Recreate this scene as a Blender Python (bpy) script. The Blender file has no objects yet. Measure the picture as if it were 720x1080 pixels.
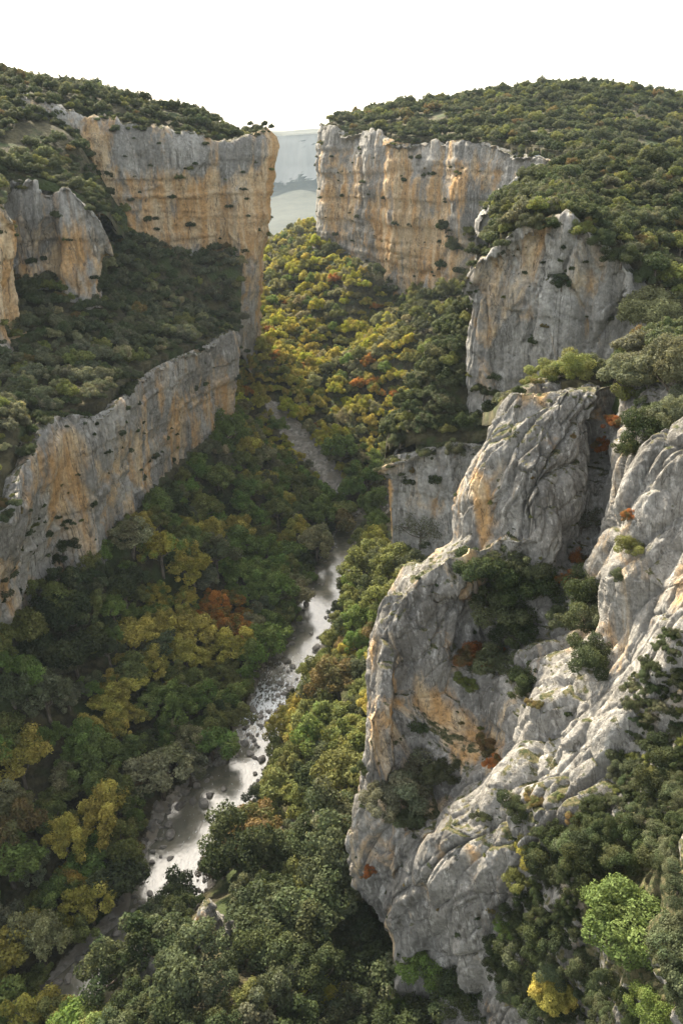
import bpy, math, random
import numpy as np
from mathutils import Vector, Euler
from mathutils.bvhtree import BVHTree

S = bpy.context.scene
COL = S.collection
rng = np.random.default_rng(7)
random.seed(7)

# ------------------------------------------------------------------ camera
LENS, PITCH = 28.0, math.radians(24.9)
F = LENS / 36.0 * 1080.0
cam = bpy.data.cameras.new("camera")
cam.sensor_fit = 'VERTICAL'; cam.sensor_height = 36; cam.sensor_width = 24
cam.lens = LENS; cam.clip_start = 0.5; cam.clip_end = 20000
camo = bpy.data.objects.new("camera", cam); COL.objects.link(camo)
camo.location = (0, 0, 0); camo.rotation_euler = (math.pi/2 - PITCH, 0, 0)
S.camera = camo

# ------------------------------------------------------------------ light
SUN_AZ, SUN_EL = math.radians(-30), math.radians(40)      # azimuth from +Y, negative = left
world = bpy.data.worlds.new("World"); S.world = world; world.use_nodes = True
nt = world.node_tree
sky = nt.nodes.new('ShaderNodeTexSky'); sky.sky_type = 'NISHITA'; sky.sun_disc = False
sky.sun_elevation = SUN_EL; sky.sun_rotation = SUN_AZ
sky.dust_density = 3.0; sky.air_density = 1.0; sky.ozone_density = 1.0
nt.nodes['Background'].inputs['Strength'].default_value = 0.15
hs = nt.nodes.new('ShaderNodeHueSaturation'); hs.inputs['Saturation'].default_value = 0.40     # thin white cloud over the blue
mw = nt.nodes.new('ShaderNodeMix'); mw.data_type = 'RGBA'; mw.blend_type = 'MULTIPLY'; mw.inputs[0].default_value = 1.0; mw.inputs[7].default_value = (1.0, 0.965, 0.875, 1)
nt.links.new(sky.outputs[0], hs.inputs['Color']); nt.links.new(hs.outputs[0], mw.inputs[6]); nt.links.new(mw.outputs[2], nt.nodes['Background'].inputs[0])
sl = bpy.data.lights.new("sun", 'SUN'); sl.energy = 3.3; sl.angle = math.radians(0.6); sl.color = (1.0, 0.88, 0.68)
so = bpy.data.objects.new("sun", sl); COL.objects.link(so)
sd = Vector((math.sin(SUN_AZ)*math.cos(SUN_EL), math.cos(SUN_AZ)*math.cos(SUN_EL), math.sin(SUN_EL)))
so.rotation_euler = (sd).to_track_quat('Z', 'Y').to_euler()
S.view_settings.view_transform = 'Standard'; S.view_settings.look = 'None'
S.view_settings.gamma = 1.0; S.view_settings.exposure = 1.98; S.view_settings.use_curve_mapping = False
S.cycles.max_bounces = 6; S.cycles.diffuse_bounces = 4; S.cycles.transmission_bounces = 2
S.cycles.volume_bounces = 1; S.cycles.transparent_max_bounces = 4; S.cycles.sample_clamp_indirect = 4.0

# ------------------------------------------------------------------ helpers: measuring
ST, CT = math.sin(PITCH), math.cos(PITCH)
def W(u, v, Y):                      # a point on the sight line (u, v) at forward distance Y
    tx, ty = (u-360)/F, (540-v)/F
    d = np.array([tx, CT+ST*ty, -ST+CT*ty])
    return d * (Y/d[1])
def WZ(u, v, z):                     # the same at a given height
    tx, ty = (u-360)/F, (540-v)/F
    d = np.array([tx, CT+ST*ty, -ST+CT*ty])
    return d * (z/d[2])
def proj(p):                         # world -> photo pixels
    p = np.asarray(p, float); x, y, z = p[..., 0], p[..., 1], p[..., 2]
    dep = y*CT - z*ST; up = y*ST + z*CT
    dep = np.where(dep < 0.1, 0.1, dep)
    return 360 + F*x/dep, 540 - F*up/dep, dep
def inpoly(px, py, poly):
    px = np.asarray(px, float); py = np.asarray(py, float)
    r = np.zeros(px.shape, bool); n = len(poly)
    for i in range(n):
        x1, y1 = poly[i]; x2, y2 = poly[(i+1) % n]
        if y1 == y2: continue
        c = ((y1 > py) != (y2 > py)) & (px < (x2-x1)*(py-y1)/(y2-y1)+x1)
        r ^= c
    return r

# ------------------------------------------------------------------ helpers: noise
_perm = np.random.default_rng(3).permutation(256).astype(np.int64); _perm = np.concatenate([_perm, _perm, _perm])
_g = np.random.default_rng(4).normal(size=(256, 3)); _g /= np.linalg.norm(_g, axis=1)[:, None]; _g = _g.astype(np.float32)
def _h(i, j, k): return _perm[_perm[_perm[i & 255] + (j & 255)] + (k & 255)]
def perlin(p):
    p = np.asarray(p, np.float32); i = np.floor(p).astype(np.int64); f = p - i
    w = f*f*f*(f*(f*6-15)+10); out = 0
    for dx in (0, 1):
        wx = w[:, 0] if dx else 1-w[:, 0]
        for dy in (0, 1):
            wy = w[:, 1] if dy else 1-w[:, 1]
            for dz in (0, 1):
                wz = w[:, 2] if dz else 1-w[:, 2]
                g = _g[_h(i[:, 0]+dx, i[:, 1]+dy, i[:, 2]+dz)]
                out = out + wx*wy*wz*((f[:, 0]-dx)*g[:, 0]+(f[:, 1]-dy)*g[:, 1]+(f[:, 2]-dz)*g[:, 2])
    return out*1.5
def fbm(p, o=4, g=0.5):
    p = np.asarray(p, np.float32); s = 0; a = 1
    for k in range(o):
        s = s + a*perlin(p + 17.3*k); p = p*2.03; a *= g
    return s
def ridged(p, o=3):
    p = np.asarray(p, np.float32); s = 0; a = 1
    for k in range(o):
        s = s + a*(1-np.abs(perlin(p + 31.7*k))*2); p = p*2.1; a *= 0.5
    return s
def cells(p):                        # random value per Voronoi cell, and distance to the border between cells
    p = np.asarray(p, np.float32); i = np.floor(p).astype(np.int64)
    b1 = np.full(len(p), 9., np.float32); b2 = b1.copy(); v = np.zeros(len(p), np.float32); tilt = np.zeros((len(p), 3), np.float32); dd = tilt.copy()
    for dx in (-1, 0, 1):
        for dy in (-1, 0, 1):
            for dz in (-1, 0, 1):
                q = i + (dx, dy, dz); h = _h(q[:, 0], q[:, 1], q[:, 2])
                c = q + 0.5 + _g[h]*0.45
                d = c - p; r = np.sqrt((d*d).sum(1)); m = r < b1
                b2 = np.where(m, b1, np.minimum(b2, r)); b1 = np.where(m, r, b1)
                v = np.where(m, (_perm[h+7] / 255.0), v); tilt[m] = _g[(h[m]+91) & 255]; dd[m] = d[m]
    return v, b2-b1, (tilt*dd).sum(1)

def facets(p, k=0.45, tl=0.8):        # upper envelope of tilted planes: flat faces that meet in sharp edges
    p = np.asarray(p, np.float32); i = np.floor(p).astype(np.int64); best = np.full(len(p), -9., np.float32)
    for dx in (-1, 0, 1):
        for dy in (-1, 0, 1):
            for dz in (-1, 0, 1):
                q = i + (dx, dy, dz); h = _h(q[:, 0], q[:, 1], q[:, 2])
                d = p - (q + 0.5 + _g[h]*0.4); r2 = (d*d).sum(1)
                best = np.maximum(best, 0.5*(_perm[h+7]/255.0) + tl*(_g[(h+91) & 255]*d).sum(1) - k*r2)
    return best
# ------------------------------------------------------------------ helpers: meshes
def mesh_from(name, verts, faces, mat=None, smooth=True, attrs=None):
    me = bpy.data.meshes.new(name)
    verts = np.asarray(verts, np.float32); faces = np.asarray(faces, np.int32)
    k = faces.shape[1]
    me.vertices.add(len(verts)); me.vertices.foreach_set('co', verts.ravel())
    me.loops.add(faces.size); me.loops.foreach_set('vertex_index', faces.ravel())
    me.polygons.add(len(faces)); me.polygons.foreach_set('loop_start', np.arange(0, faces.size, k, dtype=np.int32))
    me.polygons.foreach_set('loop_total', np.full(len(faces), k, np.int32))
    me.polygons.foreach_set('use_smooth', np.full(len(faces), smooth, bool))
    me.update(calc_edges=True)
    for an, av in (attrs or {}).items():
        a = me.attributes.new(an, 'FLOAT', 'POINT'); a.data.foreach_set('value', np.asarray(av, np.float32))
    if mat: me.materials.append(mat)
    return me
def link(name, me, parent=None, **props):
    o = bpy.data.objects.new(name, me); COL.objects.link(o)
    if parent: o.parent = parent
    for k, v in props.items(): o[k] = v
    return o
def grid_faces(n, m, keep=None):     # n rows, m columns
    a = (np.arange(n-1)[:, None]*m + np.arange(m-1)[None, :]).ravel()
    f = np.stack([a, a+1, a+m+1, a+m], 1)
    return f if keep is None else f[keep]
BVH_V, BVH_F = [], []
def reg(verts, faces):
    BVH_V.append(np.asarray(verts, float)); BVH_F.append(np.asarray(faces))
def cr(P, t):                        # Catmull-Rom along axis 0
    P = np.asarray(P, float); n = len(P)
    Q = np.concatenate([[2*P[0]-P[1]], P, [2*P[-1]-P[-2]]])
    x = t*(n-1); i = np.clip(np.floor(x).astype(int), 0, n-2); f = (x-i).reshape((-1,)+(1,)*(P.ndim-1))
    a, b, c, d = Q[i], Q[i+1], Q[i+2], Q[i+3]
    return 0.5*((2*b)+(-a+c)*f+(2*a-5*b+4*c-d)*f*f+(-a+3*b-3*c+d)*f**3)
def resample(P, res):                # rows x cols x 3 control grid -> even dense grid
    for ax in (0, 1):
        P = np.swapaxes(P, 0, ax)
        t = np.linspace(0, 1, len(P)*12); D = cr(P, t)
        L = np.concatenate([[0], np.cumsum(np.linalg.norm(np.diff(D, axis=0), axis=-1).mean(1))])
        n = max(4, int(L[-1]/res)); tt = np.interp(np.linspace(0, L[-1], n), L, t)
        P = np.swapaxes(cr(P, tt), 0, ax)
    return P
def normals(G):
    du = np.gradient(G, axis=1); dv = np.gradient(G, axis=0)
    n = np.cross(du, dv); return n/(np.linalg.norm(n, axis=-1)[..., None]+1e-9)

# ------------------------------------------------------------------ materials
class NT:
    def __init__(s, name):
        s.m = bpy.data.materials.new(name); s.m.use_nodes = True; s.t = s.m.node_tree; s.b = s.t.nodes['Principled BSDF']
    def n(s, ty, **kw):
        x = s.t.nodes.new('ShaderNode'+ty)
        for k, v in kw.items():
            if k.startswith('i_'):
                key = k[2:]; key = int(key) if key.isdigit() else key.replace('_', ' ')
                s.put(v, x.inputs[key])
            else: setattr(x, k, v)
        return x
    def put(s, v, sock):
        if isinstance(v, bpy.types.NodeSocket): s.t.links.new(v, sock)
        elif isinstance(v, bpy.types.Node): s.t.links.new(v.outputs[0], sock)
        else:
            if isinstance(v, tuple) and len(v) == 3 and sock.type == 'RGBA': v = (*v, 1)
            sock.default_value = v
    def math(s, op, a, b=0.0, clamp=False):
        x = s.n('Math', operation=op, use_clamp=clamp); s.put(a, x.inputs[0]); s.put(b, x.inputs[1]); return x.outputs[0]
    def noise(s, vec, scale, detail=4, rough=0.55, dist=0.0):
        return s.n('TexNoise', i_Vector=vec, i_Scale=scale, i_Detail=detail, i_Roughness=rough, i_Distortion=dist).outputs[0]
    def mapv(s, vec, sc, rot=(0, 0, 0), loc=(0, 0, 0)):
        return s.n('Mapping', i_Vector=vec, i_Scale=sc, i_Rotation=rot, i_Location=loc).outputs[0]
    def step(s, v, lo, hi):
        x = s.n('MapRange', i_0=v, i_1=lo, i_2=hi); x.interpolation_type = 'SMOOTHSTEP'; return x.outputs[0]
    def mix(s, f, a, b, mode='MIX'):
        x = s.n('Mix', data_type='RGBA', blend_type=mode); s.put(f, x.inputs[0]); s.put(a, x.inputs[6]); s.put(b, x.inputs[7]); return x.outputs[2]
    def attr(s, name, ty='GEOMETRY'): return s.n('Attribute', attribute_name=name, attribute_type=ty)

def rock_mat(name, scale=1.0, tilt=0.0, warm_bias=0.0, grey=(0.22, 0.21, 0.19), pale=(0.37, 0.355, 0.325), bumpd=0.5):
    k = NT(name); pos = k.n('NewGeometry').outputs['Position']; nrm = k.n('NewGeometry').outputs['Normal']
    v = k.mapv(pos, (scale,)*3, rot=(0, tilt, 0))
    vs = k.mapv(v, (1, 1, 0.13))                       # vertical streaks
    hs = k.mapv(v, (0.12, 0.12, 1))                    # beds
    big = k.noise(v, 0.05, 5); streak = k.noise(vs, 0.35, 6, 0.65, 0.3); fine = k.noise(v, 1.2, 8, 0.7)
    c = k.mix(k.step(big, 0.38, 0.62), grey, pale)
    c = k.mix(k.math('MULTIPLY', k.step(streak, 0.5, 0.7), 0.55), c, (0.19, 0.185, 0.18))
    c = k.mix(k.math('MULTIPLY', k.step(k.noise(vs, 0.9, 5, 0.6, 0.5), 0.52, 0.66), 0.35), c, (0.60, 0.585, 0.55))
    warm = k.attr('warm').outputs['Fac']
    ws = k.noise(k.mapv(v, (1, 1, 0.38)), 0.11, 7, 0.65, 0.8)
    wf = k.step(k.math('ADD', ws, k.math('ADD', k.math('MULTIPLY', warm, 0.42), warm_bias)), 0.53, 0.70)
    wc = k.mix(k.step(k.noise(vs, 0.25, 5), 0.38, 0.62), (0.50, 0.30, 0.125), (0.60, 0.46, 0.29))
    c = k.mix(k.math('MULTIPLY', wf, 0.92), c, wc)
    # black wet streaks, thin
    bs = k.step(k.noise(k.mapv(v, (1, 1, 0.05)), 0.8, 4, 0.6, 0.2), 0.60, 0.70)
    bm = k.step(k.noise(v, 0.04, 3), 0.47, 0.6)
    c = k.mix(k.math('MULTIPLY', k.math('MULTIPLY', bs, bm), 0.7), c, (0.09, 0.088, 0.085))
    bed = k.step(k.noise(hs, 1.4, 5, 0.6), 0.56, 0.68)
    c = k.mix(k.math('MULTIPLY', bed, 0.25), c, (0.22, 0.20, 0.17))
    c = k.mix(0.45, c, k.mix(k.step(fine, 0.3, 0.7), (0.25, 0.25, 0.25), (0.85, 0.85, 0.85)), 'OVERLAY')
    pit = k.n('TexVoronoi', i_Vector=k.mapv(v, (1, 1, 0.45)), i_Scale=0.55).outputs['Distance']
    c = k.mix(k.math('MULTIPLY', k.math('MULTIPLY', k.step(pit, 0.30, 0.14), k.step(k.noise(v, 0.12, 4), 0.5, 0.6)), 0.6), c, (0.07, 0.062, 0.05))
    vc = k.math('ABSOLUTE', k.math('SUBTRACT', k.noise(k.mapv(v, (1, 1, 0.10)), 0.22, 7, 0.6, 0.8), 0.5))
    c = k.mix(k.math('MULTIPLY', k.step(vc, 0.012, 0.0), 0.75), c, (0.07, 0.062, 0.05))
    # moss and low plants where the rock lies back, and where the plant attribute says so
    up = k.n('SeparateXYZ', i_0=nrm).outputs[2]
    moss = k.attr('moss').outputs['Fac']
    mf = k.step(k.math('ADD', k.math('ADD', k.math('MULTIPLY', up, 0.55), k.noise(v, 0.45, 6, 0.7)), moss), 0.92, 1.04)
    c = k.mix(mf, c, k.mix(k.step(k.noise(v, 1.5, 5), 0.4, 0.6), (0.045, 0.055, 0.022), (0.13, 0.115, 0.06)))
    k.put(c, k.b.inputs['Base Color']); k.put(0.92, k.b.inputs['Roughness']); k.put(0.2, k.b.inputs['Specular IOR Level'])
    cr1 = k.n('TexVoronoi', feature='DISTANCE_TO_EDGE', i_Vector=k.mapv(k.n('VectorMath', operation='ADD', i_0=v, i_1=k.n('VectorMath', operation='SCALE', i_0=k.n('TexNoise', i_Vector=v, i_Scale=0.5, i_Detail=4.0).outputs[1], i_Scale=2.5).outputs[0]).outputs[0], (0.4, 0.4, 0.16))).outputs[0]
    crack = k.step(cr1, 0.0, 0.09)
    h = k.math('ADD', k.math('MULTIPLY', crack, 0.5), k.math('ADD', k.math('MULTIPLY', k.noise(k.mapv(v, (1, 1, 0.4)), 1.0, 10, 0.72), 1.6), k.math('MULTIPLY', streak, 0.7)))
    bp = k.n('Bump', i_Height=h, i_Strength=0.75, i_Distance=bumpd)
    k.put(bp.outputs[0], k.b.inputs['Normal'])
    return k.m

def ground_mat():
    k = NT("forest_floor"); pos = k.n('NewGeometry').outputs['Position']
    c = k.mix(k.step(k.noise(pos, 0.25, 8, 0.65), 0.4, 0.62), (0.035, 0.032, 0.018), (0.085, 0.075, 0.04))
    c = k.mix(k.step(k.noise(pos, 0.08, 5), 0.5, 0.62), c, (0.045, 0.06, 0.022))
    yy = k.n('SeparateXYZ', i_0=pos).outputs[1]                     # far down the valley the floor is closed woodland and clearings
    wood = k.mix(k.step(k.noise(pos, 0.03, 8, 0.7), 0.42, 0.58), (0.012, 0.02, 0.014), (0.035, 0.04, 0.026))
    c = k.mix(k.step(yy, 1100.0, 1500.0), c, wood)
    sc = k.attr('scree').outputs['Fac']
    vo = k.n('TexVoronoi', i_Vector=pos, i_Scale=0.9)
    sv = k.mix(k.n('SeparateColor', i_0=vo.outputs['Color']).outputs[0], (0.17, 0.155, 0.13), (0.42, 0.385, 0.33))
    sv = k.mix(k.step(k.noise(pos, 0.12, 6, 0.6), 0.45, 0.6), sv, (0.24, 0.21, 0.165))
    sf = k.step(k.math('ADD', sc, k.math('MULTIPLY', k.math('SUBTRACT', k.noise(pos, 0.3, 6, 0.65), 0.5), 0.9)), 0.42, 0.55)
    k.put(k.mix(sf, c, sv), k.b.inputs['Base Color']); k.put(0.95, k.b.inputs['Roughness']); k.put(0.2, k.b.inputs['Specular IOR Level'])
    h = k.math('ADD', k.math('MULTIPLY', vo.outputs['Distance'], -0.6), k.noise(pos, 0.8, 8, 0.7))
    k.put(k.n('Bump', i_Height=h, i_Strength=0.9, i_Distance=0.6).outputs[0], k.b.inputs['Normal'])
    return k.m

def leaf_mat():
    k = NT("foliage"); out = k.t.nodes['Material Output']
    t1 = k.attr('tint', 'INSTANCER').outputs['Color']; t2 = k.attr('tint2', 'INSTANCER').outputs['Color']
    ob = k.n('TexCoord').outputs['Object']
    info = k.n('ObjectInfo').outputs['Random']
    off = k.n('CombineXYZ', i_0=k.math('MULTIPLY', info, 40.0), i_1=k.math('MULTIPLY', info, 71.0))
    vv = k.n('VectorMath', operation='ADD', i_0=ob, i_1=off.outputs[0]).outputs[0]
    f = k.step(k.noise(vv, 1.1, 3), 0.44, 0.62)
    c = k.mix(f, t1, t2)
    lv = k.attr('leafv').outputs['Fac']
    c = k.mix(1.0, c, k.n('CombineColor', i_0=k.math('ADD', lv, 0.04), i_1=lv, i_2=k.math('SUBTRACT', lv, 0.05)).outputs[0], 'MULTIPLY')
    k.put(c, k.b.inputs['Base Color']); k.put(0.62, k.b.inputs['Roughness']); k.put(0.08, k.b.inputs['Specular IOR Level'])
    tr = k.n('BsdfTranslucent'); k.put(k.mix(0.5, c, k.mix(1.0, c, (1.5, 1.35, 0.6), 'MULTIPLY')), tr.inputs[0])
    mx = k.n('MixShader', i_0=0.38); k.put(k.b, mx.inputs[1]); k.put(tr, mx.inputs[2])
    k.put(mx, out.inputs[0]); return k.m

def bark_mat():
    k = NT("bark"); ob = k.n('TexCoord').outputs['Object']
    k.put(k.mix(k.step(k.noise(k.mapv(ob, (1, 1, 0.2)), 14, 6), 0.4, 0.6), (0.075, 0.058, 0.042), (0.16, 0.135, 0.105)), k.b.inputs['Base Color'])
    k.put(0.9, k.b.inputs['Roughness'])
    k.put(k.n('Bump', i_Height=k.noise(k.mapv(ob, (1, 1, 0.2)), 20, 5), i_Strength=0.7, i_Distance=0.05).outputs[0], k.b.inputs['Normal']); return k.m

def boulder_mat():
    k = NT("boulder_rock"); pos = k.n('NewGeometry').outputs['Position']; r = k.n('ObjectInfo').outputs['Random']
    c = k.mix(k.step(k.noise(pos, 0.6, 7, 0.65), 0.38, 0.62), (0.10, 0.088, 0.072), (0.25, 0.225, 0.19))
    c = k.mix(k.math('MULTIPLY', r, 0.5), c, (0.34, 0.31, 0.27))
    k.put(c, k.b.inputs['Base Color']); k.put(0.8, k.b.inputs['Roughness'])
    k.put(k.n('Bump', i_Height=k.noise(pos, 1.6, 8, 0.7), i_Strength=0.8, i_Distance=0.3).outputs[0], k.b.inputs['Normal']); return k.m

def water_mat():
    k = NT("river_water"); pos = k.n('NewGeometry').outputs['Position']
    foam = k.attr('foam').outputs['Fac']
    n1 = k.noise(k.mapv(pos, (1, 0.45, 1)), 1.3, 7, 0.68, 0.6)
    ff = k.step(k.math('ADD', n1, k.math('MULTIPLY', foam, 0.22)), 0.60, 0.74)
    base = k.mix(k.step(k.noise(pos, 0.25, 5), 0.4, 0.6), (0.10, 0.095, 0.07), (0.16, 0.145, 0.105))
    k.put(k.mix(ff, base, (0.78, 0.79, 0.78)), k.b.inputs['Base Color'])
    k.put(k.math('ADD', k.math('MULTIPLY', ff, 0.4), 0.12), k.b.inputs['Roughness'])
    k.put(1.8, k.b.inputs['IOR'])
    k.put(k.n('Bump', i_Height=k.math('ADD', k.noise(k.mapv(pos, (1, 0.6, 1)), 1.1, 5, 0.6, 0.4), k.math('MULTIPLY', ff, 0.3)), i_Strength=0.3, i_Distance=0.2).outputs[0], k.b.inputs['Normal'])
    return k.m

GROUND, LEAF, BARK, BOULDER, WATER = ground_mat(), leaf_mat(), bark_mat(), boulder_mat(), water_mat()
ROCK_FAR = rock_mat("limestone_far_walls", 0.85, 0.0, 0.0, bumpd=1.2)
ROCK_MID = rock_mat("limestone_mid_walls", 0.7, 0.05, -0.02, bumpd=0.8)
ROCK_NEAR = rock_mat("limestone_near_crag", 1.2, 0.22, 0.0, grey=(0.135, 0.128, 0.116), pale=(0.26, 0.248, 0.226), bumpd=0.4)

# ------------------------------------------------------------------ height fields
def rbf(pts):
    P = np.array(pts, float); X = P[:, :2]; z = P[:, 2]; n = len(P)
    def phi(r2): return np.sqrt(r2 + 36.0)
    A = phi(((X[:, None]-X[None])**2).sum(-1)) ; A[np.diag_indices(n)] += 0.0
    M = np.zeros((n+3, n+3)); M[:n, :n] = A; M[:n, n] = 1; M[:n, n+1:] = X/100; M[n, :n] = 1; M[n+1:, :n] = X.T/100
    M[np.arange(n), np.arange(n)] -= 1.5
    w = np.linalg.solve(M, np.concatenate([z, [0, 0, 0]]))
    def f(x, y):
        x = np.asarray(x, float); y = np.asarray(y, float); sh = x.shape; x = x.ravel(); y = y.ravel()
        out = w[n] + w[n+1]*x/100 + w[n+2]*y/100
        for i in range(n): out = out + w[i]*phi((x-X[i, 0])**2+(y-X[i, 1])**2)
        return out.reshape(sh)
    return f

# river centreline: photo pixel, half width in pixels
RIV = [(415, 522, 6), (395, 538, 7), (374, 556, 9), (362, 585, 13), (346, 625, 17), (332, 655, 16), (318, 682, 15), (303, 710, 16), (288, 742, 15),
       (272, 775, 17), (252, 808, 22), (236, 838, 32), (214, 868, 38), (196, 898, 32), (180, 930, 32), (150, 968, 12), (115, 1003, 12), (75, 1042, 14), (20, 1092, 16), (-50, 1150, 20)]
rc = np.array([WZ(u, v, -150) for u, v, w in RIV]); rw = np.array([w*(p[1]*CT+150*ST)/F for (u, v, w), p in zip(RIV, rc)])
tt = np.linspace(0, 1, 400); RCL = cr(rc, tt); RWD = cr(rw[:, None], tt)[:, 0]
def river_dist(x, y):                # distance to the centreline divided by half width, and metres past the bank
    sh = np.shape(x); x = np.ravel(x).astype(float); y = np.ravel(y).astype(float)
    best = np.full(x.shape, 1e9); wd = np.ones(x.shape)
    for i in range(0, 400, 2):
        d = np.hypot(x-RCL[i, 0], y-RCL[i, 1]); m = d < best; best = np.where(m, d, best); wd = np.where(m, RWD[i], wd)
    return (best/wd).reshape(sh), (best-wd).reshape(sh)

def pz(L): return [tuple(WZ(u, v, z)) for u, v, z in L]
def py(L): return [tuple(W(u, v, Y)) for u, v, Y in L]
V_PTS = [(*p[:2], -149.5) for p in rc[::1]]
V_PTS += pz([(0, 690, -112), (30, 650, -113), (62, 618, -115), (95, 598, -110), (130, 560, -110), (160, 520, -112), (190, 497, -113), (215, 478, -113), (250, 445, -113),
    (150, 650, -132), (220, 560, -136), (280, 480, -132), (100, 750, -134), (50, 850, -141), (0, 800, -129), (0, 950, -142), (60, 950, -147), (300, 520, -143), (330, 545, -147), (250, 660, -144), (200, 760, -144),
    (130, 860, -144), (10, 722, -124), (40, 690, -124), (85, 642, -124), (-80, 800, -120), (-80, 1000, -138)])
V_PTS += py([(285, 428, 385), (325, 470, 358), (360, 525, 334), (300, 400, 400), (350, 450, 372), (400, 485, 345), (420, 420, 380), (350, 380, 450), (300, 340, 500), (400, 340, 470), (440, 330, 430), (480, 328, 402),
    (385, 292, 485), (330, 258, 560), (300, 290, 590), (285, 315, 610), (285, 262, 760), (310, 242, 720), (262, 370, 402)])
V_PTS += pz([(410, 560, -138), (402, 600, -116), (385, 650, -130), (365, 700, -134), (350, 760, -134), (345, 820, -131), (305, 800, -145), (335, 880, -130), (265, 900, -142), (300, 950, -130), (232, 955, -128), (150, 1005, -133),
    (330, 1020, -127), (230, 1060, -120), (120, 1090, -128), (370, 1060, -130), (400, 1080, -136), (440, 600, -108), (500, 620, -100)])
V_PTS += [(-120, 120, -112), (-120, 250, -100), (-100, 420, -118), (-160, 520, -115), (40, 140, -105), (60, 90, -110), (120, 200, -80), (120, 330, -70), (150, 500, -60), (0, 900, -110), (-150, 800, -120), (150, 900, -60), (-60, 650, -118),
          (30, 30, -125), (-80, 30, -125), (150, 30, -110)]
zV0 = rbf(V_PTS)
def zV(x, y):
    x = np.asarray(x, float); y = np.asarray(y, float)
    z = zV0(x, y); q, past = river_dist(x, y)
    P = np.stack([x.ravel(), y.ravel(), np.zeros(x.size)], 1)
    z = z + (fbm(P*0.035, 4)*3.0).reshape(x.shape)*np.clip(past/12, 0, 1)
    bank = -150.9 + np.clip(past, 0, 6)*0.25 + (fbm(P*0.35, 3)*0.9).reshape(x.shape)*np.clip(past/2+0.7, 0, 1)
    z = np.where(past < 0, np.minimum(z, bank), z*np.clip(past/9, 0, 1) + bank*(1-np.clip(past/9, 0, 1)))
    far = np.clip((np.hypot(x, y)-900)/900, 0, 1)
    return z*(1-far) + (-340)*far

def axis(lo, a, b, hi, fine, g=1.12):
    mid = list(np.arange(a, b, fine)); l = []; x = a; s = fine
    while x > lo: s *= g; x -= s; l.append(x)
    r = []; x = mid[-1]; s = fine
    while x < hi: s *= g; x += s; r.append(x)
    return np.array(l[::-1]+mid+r)

TALUS = [(278, 418), (292, 424), (318, 448), (345, 476), (362, 500), (372, 522), (352, 524), (338, 512), (322, 492), (300, 462), (284, 440)]
SCREES = [TALUS, [(285, 872), (318, 848), (348, 835), (346, 868), (318, 882), (292, 890)], [(262, 705), (285, 715), (290, 735), (270, 728)], [(140, 930), (195, 925), (170, 985), (130, 1020), (70, 1090), (-10, 1110), (-20, 1085), (50, 1040), (100, 980)]]
xs = axis(-5000, -110, 80, 5000, 1.3); ys = axis(-400, 20, 420, 6200, 1.3)
X, Y = np.meshgrid(xs, ys); Z = zV(X, Y)
u_, v_, d_ = proj(np.stack([X, Y, Z], -1))
scree = np.zeros(X.shape)
for pl in SCREES: scree = np.maximum(scree, inpoly(u_, v_, pl) & (Y > 0))
for _ in range(2): scree = (scree + np.roll(scree, 1, 0) + np.roll(scree, -1, 0) + np.roll(scree, 1, 1) + np.roll(scree, -1, 1))/5
qq, past = river_dist(X, Y); scree = np.maximum(scree, np.clip(1.15-past/5.5, 0, 1))
Vv = np.stack([X, Y, Z], -1).reshape(-1, 3); Ff = grid_faces(len(ys), len(xs))
link("ground", mesh_from("ground", Vv, Ff, GROUND, attrs={'scree': scree.ravel()}), kind='structure'); reg(Vv, Ff)

# water: a ribbon a little wider than its bed
n = 200; T = np.linspace(0, 1, n); C = cr(rc, T)[:, :2]; Wd = cr(rw[:, None], T)[:, 0]
tan = np.gradient(C, axis=0); tan /= np.linalg.norm(tan, axis=1)[:, None]; nn = np.stack([-tan[:, 1], tan[:, 0]], 1)
k = np.linspace(-1.6, 1.6, 21); Pxy = C[:, None]+nn[:, None]*(k[None, :, None]*Wd[:, None, None])
G = np.concatenate([Pxy, np.full((n, 21, 1), -150.0)], -1); uu, vv, dd = proj(G)
foam = np.clip(1-np.abs(vv-745)/60, 0, 1) - 0.25*np.clip((700-vv)/40, 0, 1) + np.clip((vv-930)/40, 0, 1)*-0.2
me = mesh_from("river", G.reshape(-1, 3), grid_faces(n, 21), WATER, attrs={'foam': foam.ravel()}); link("river", me, kind='structure')

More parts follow.
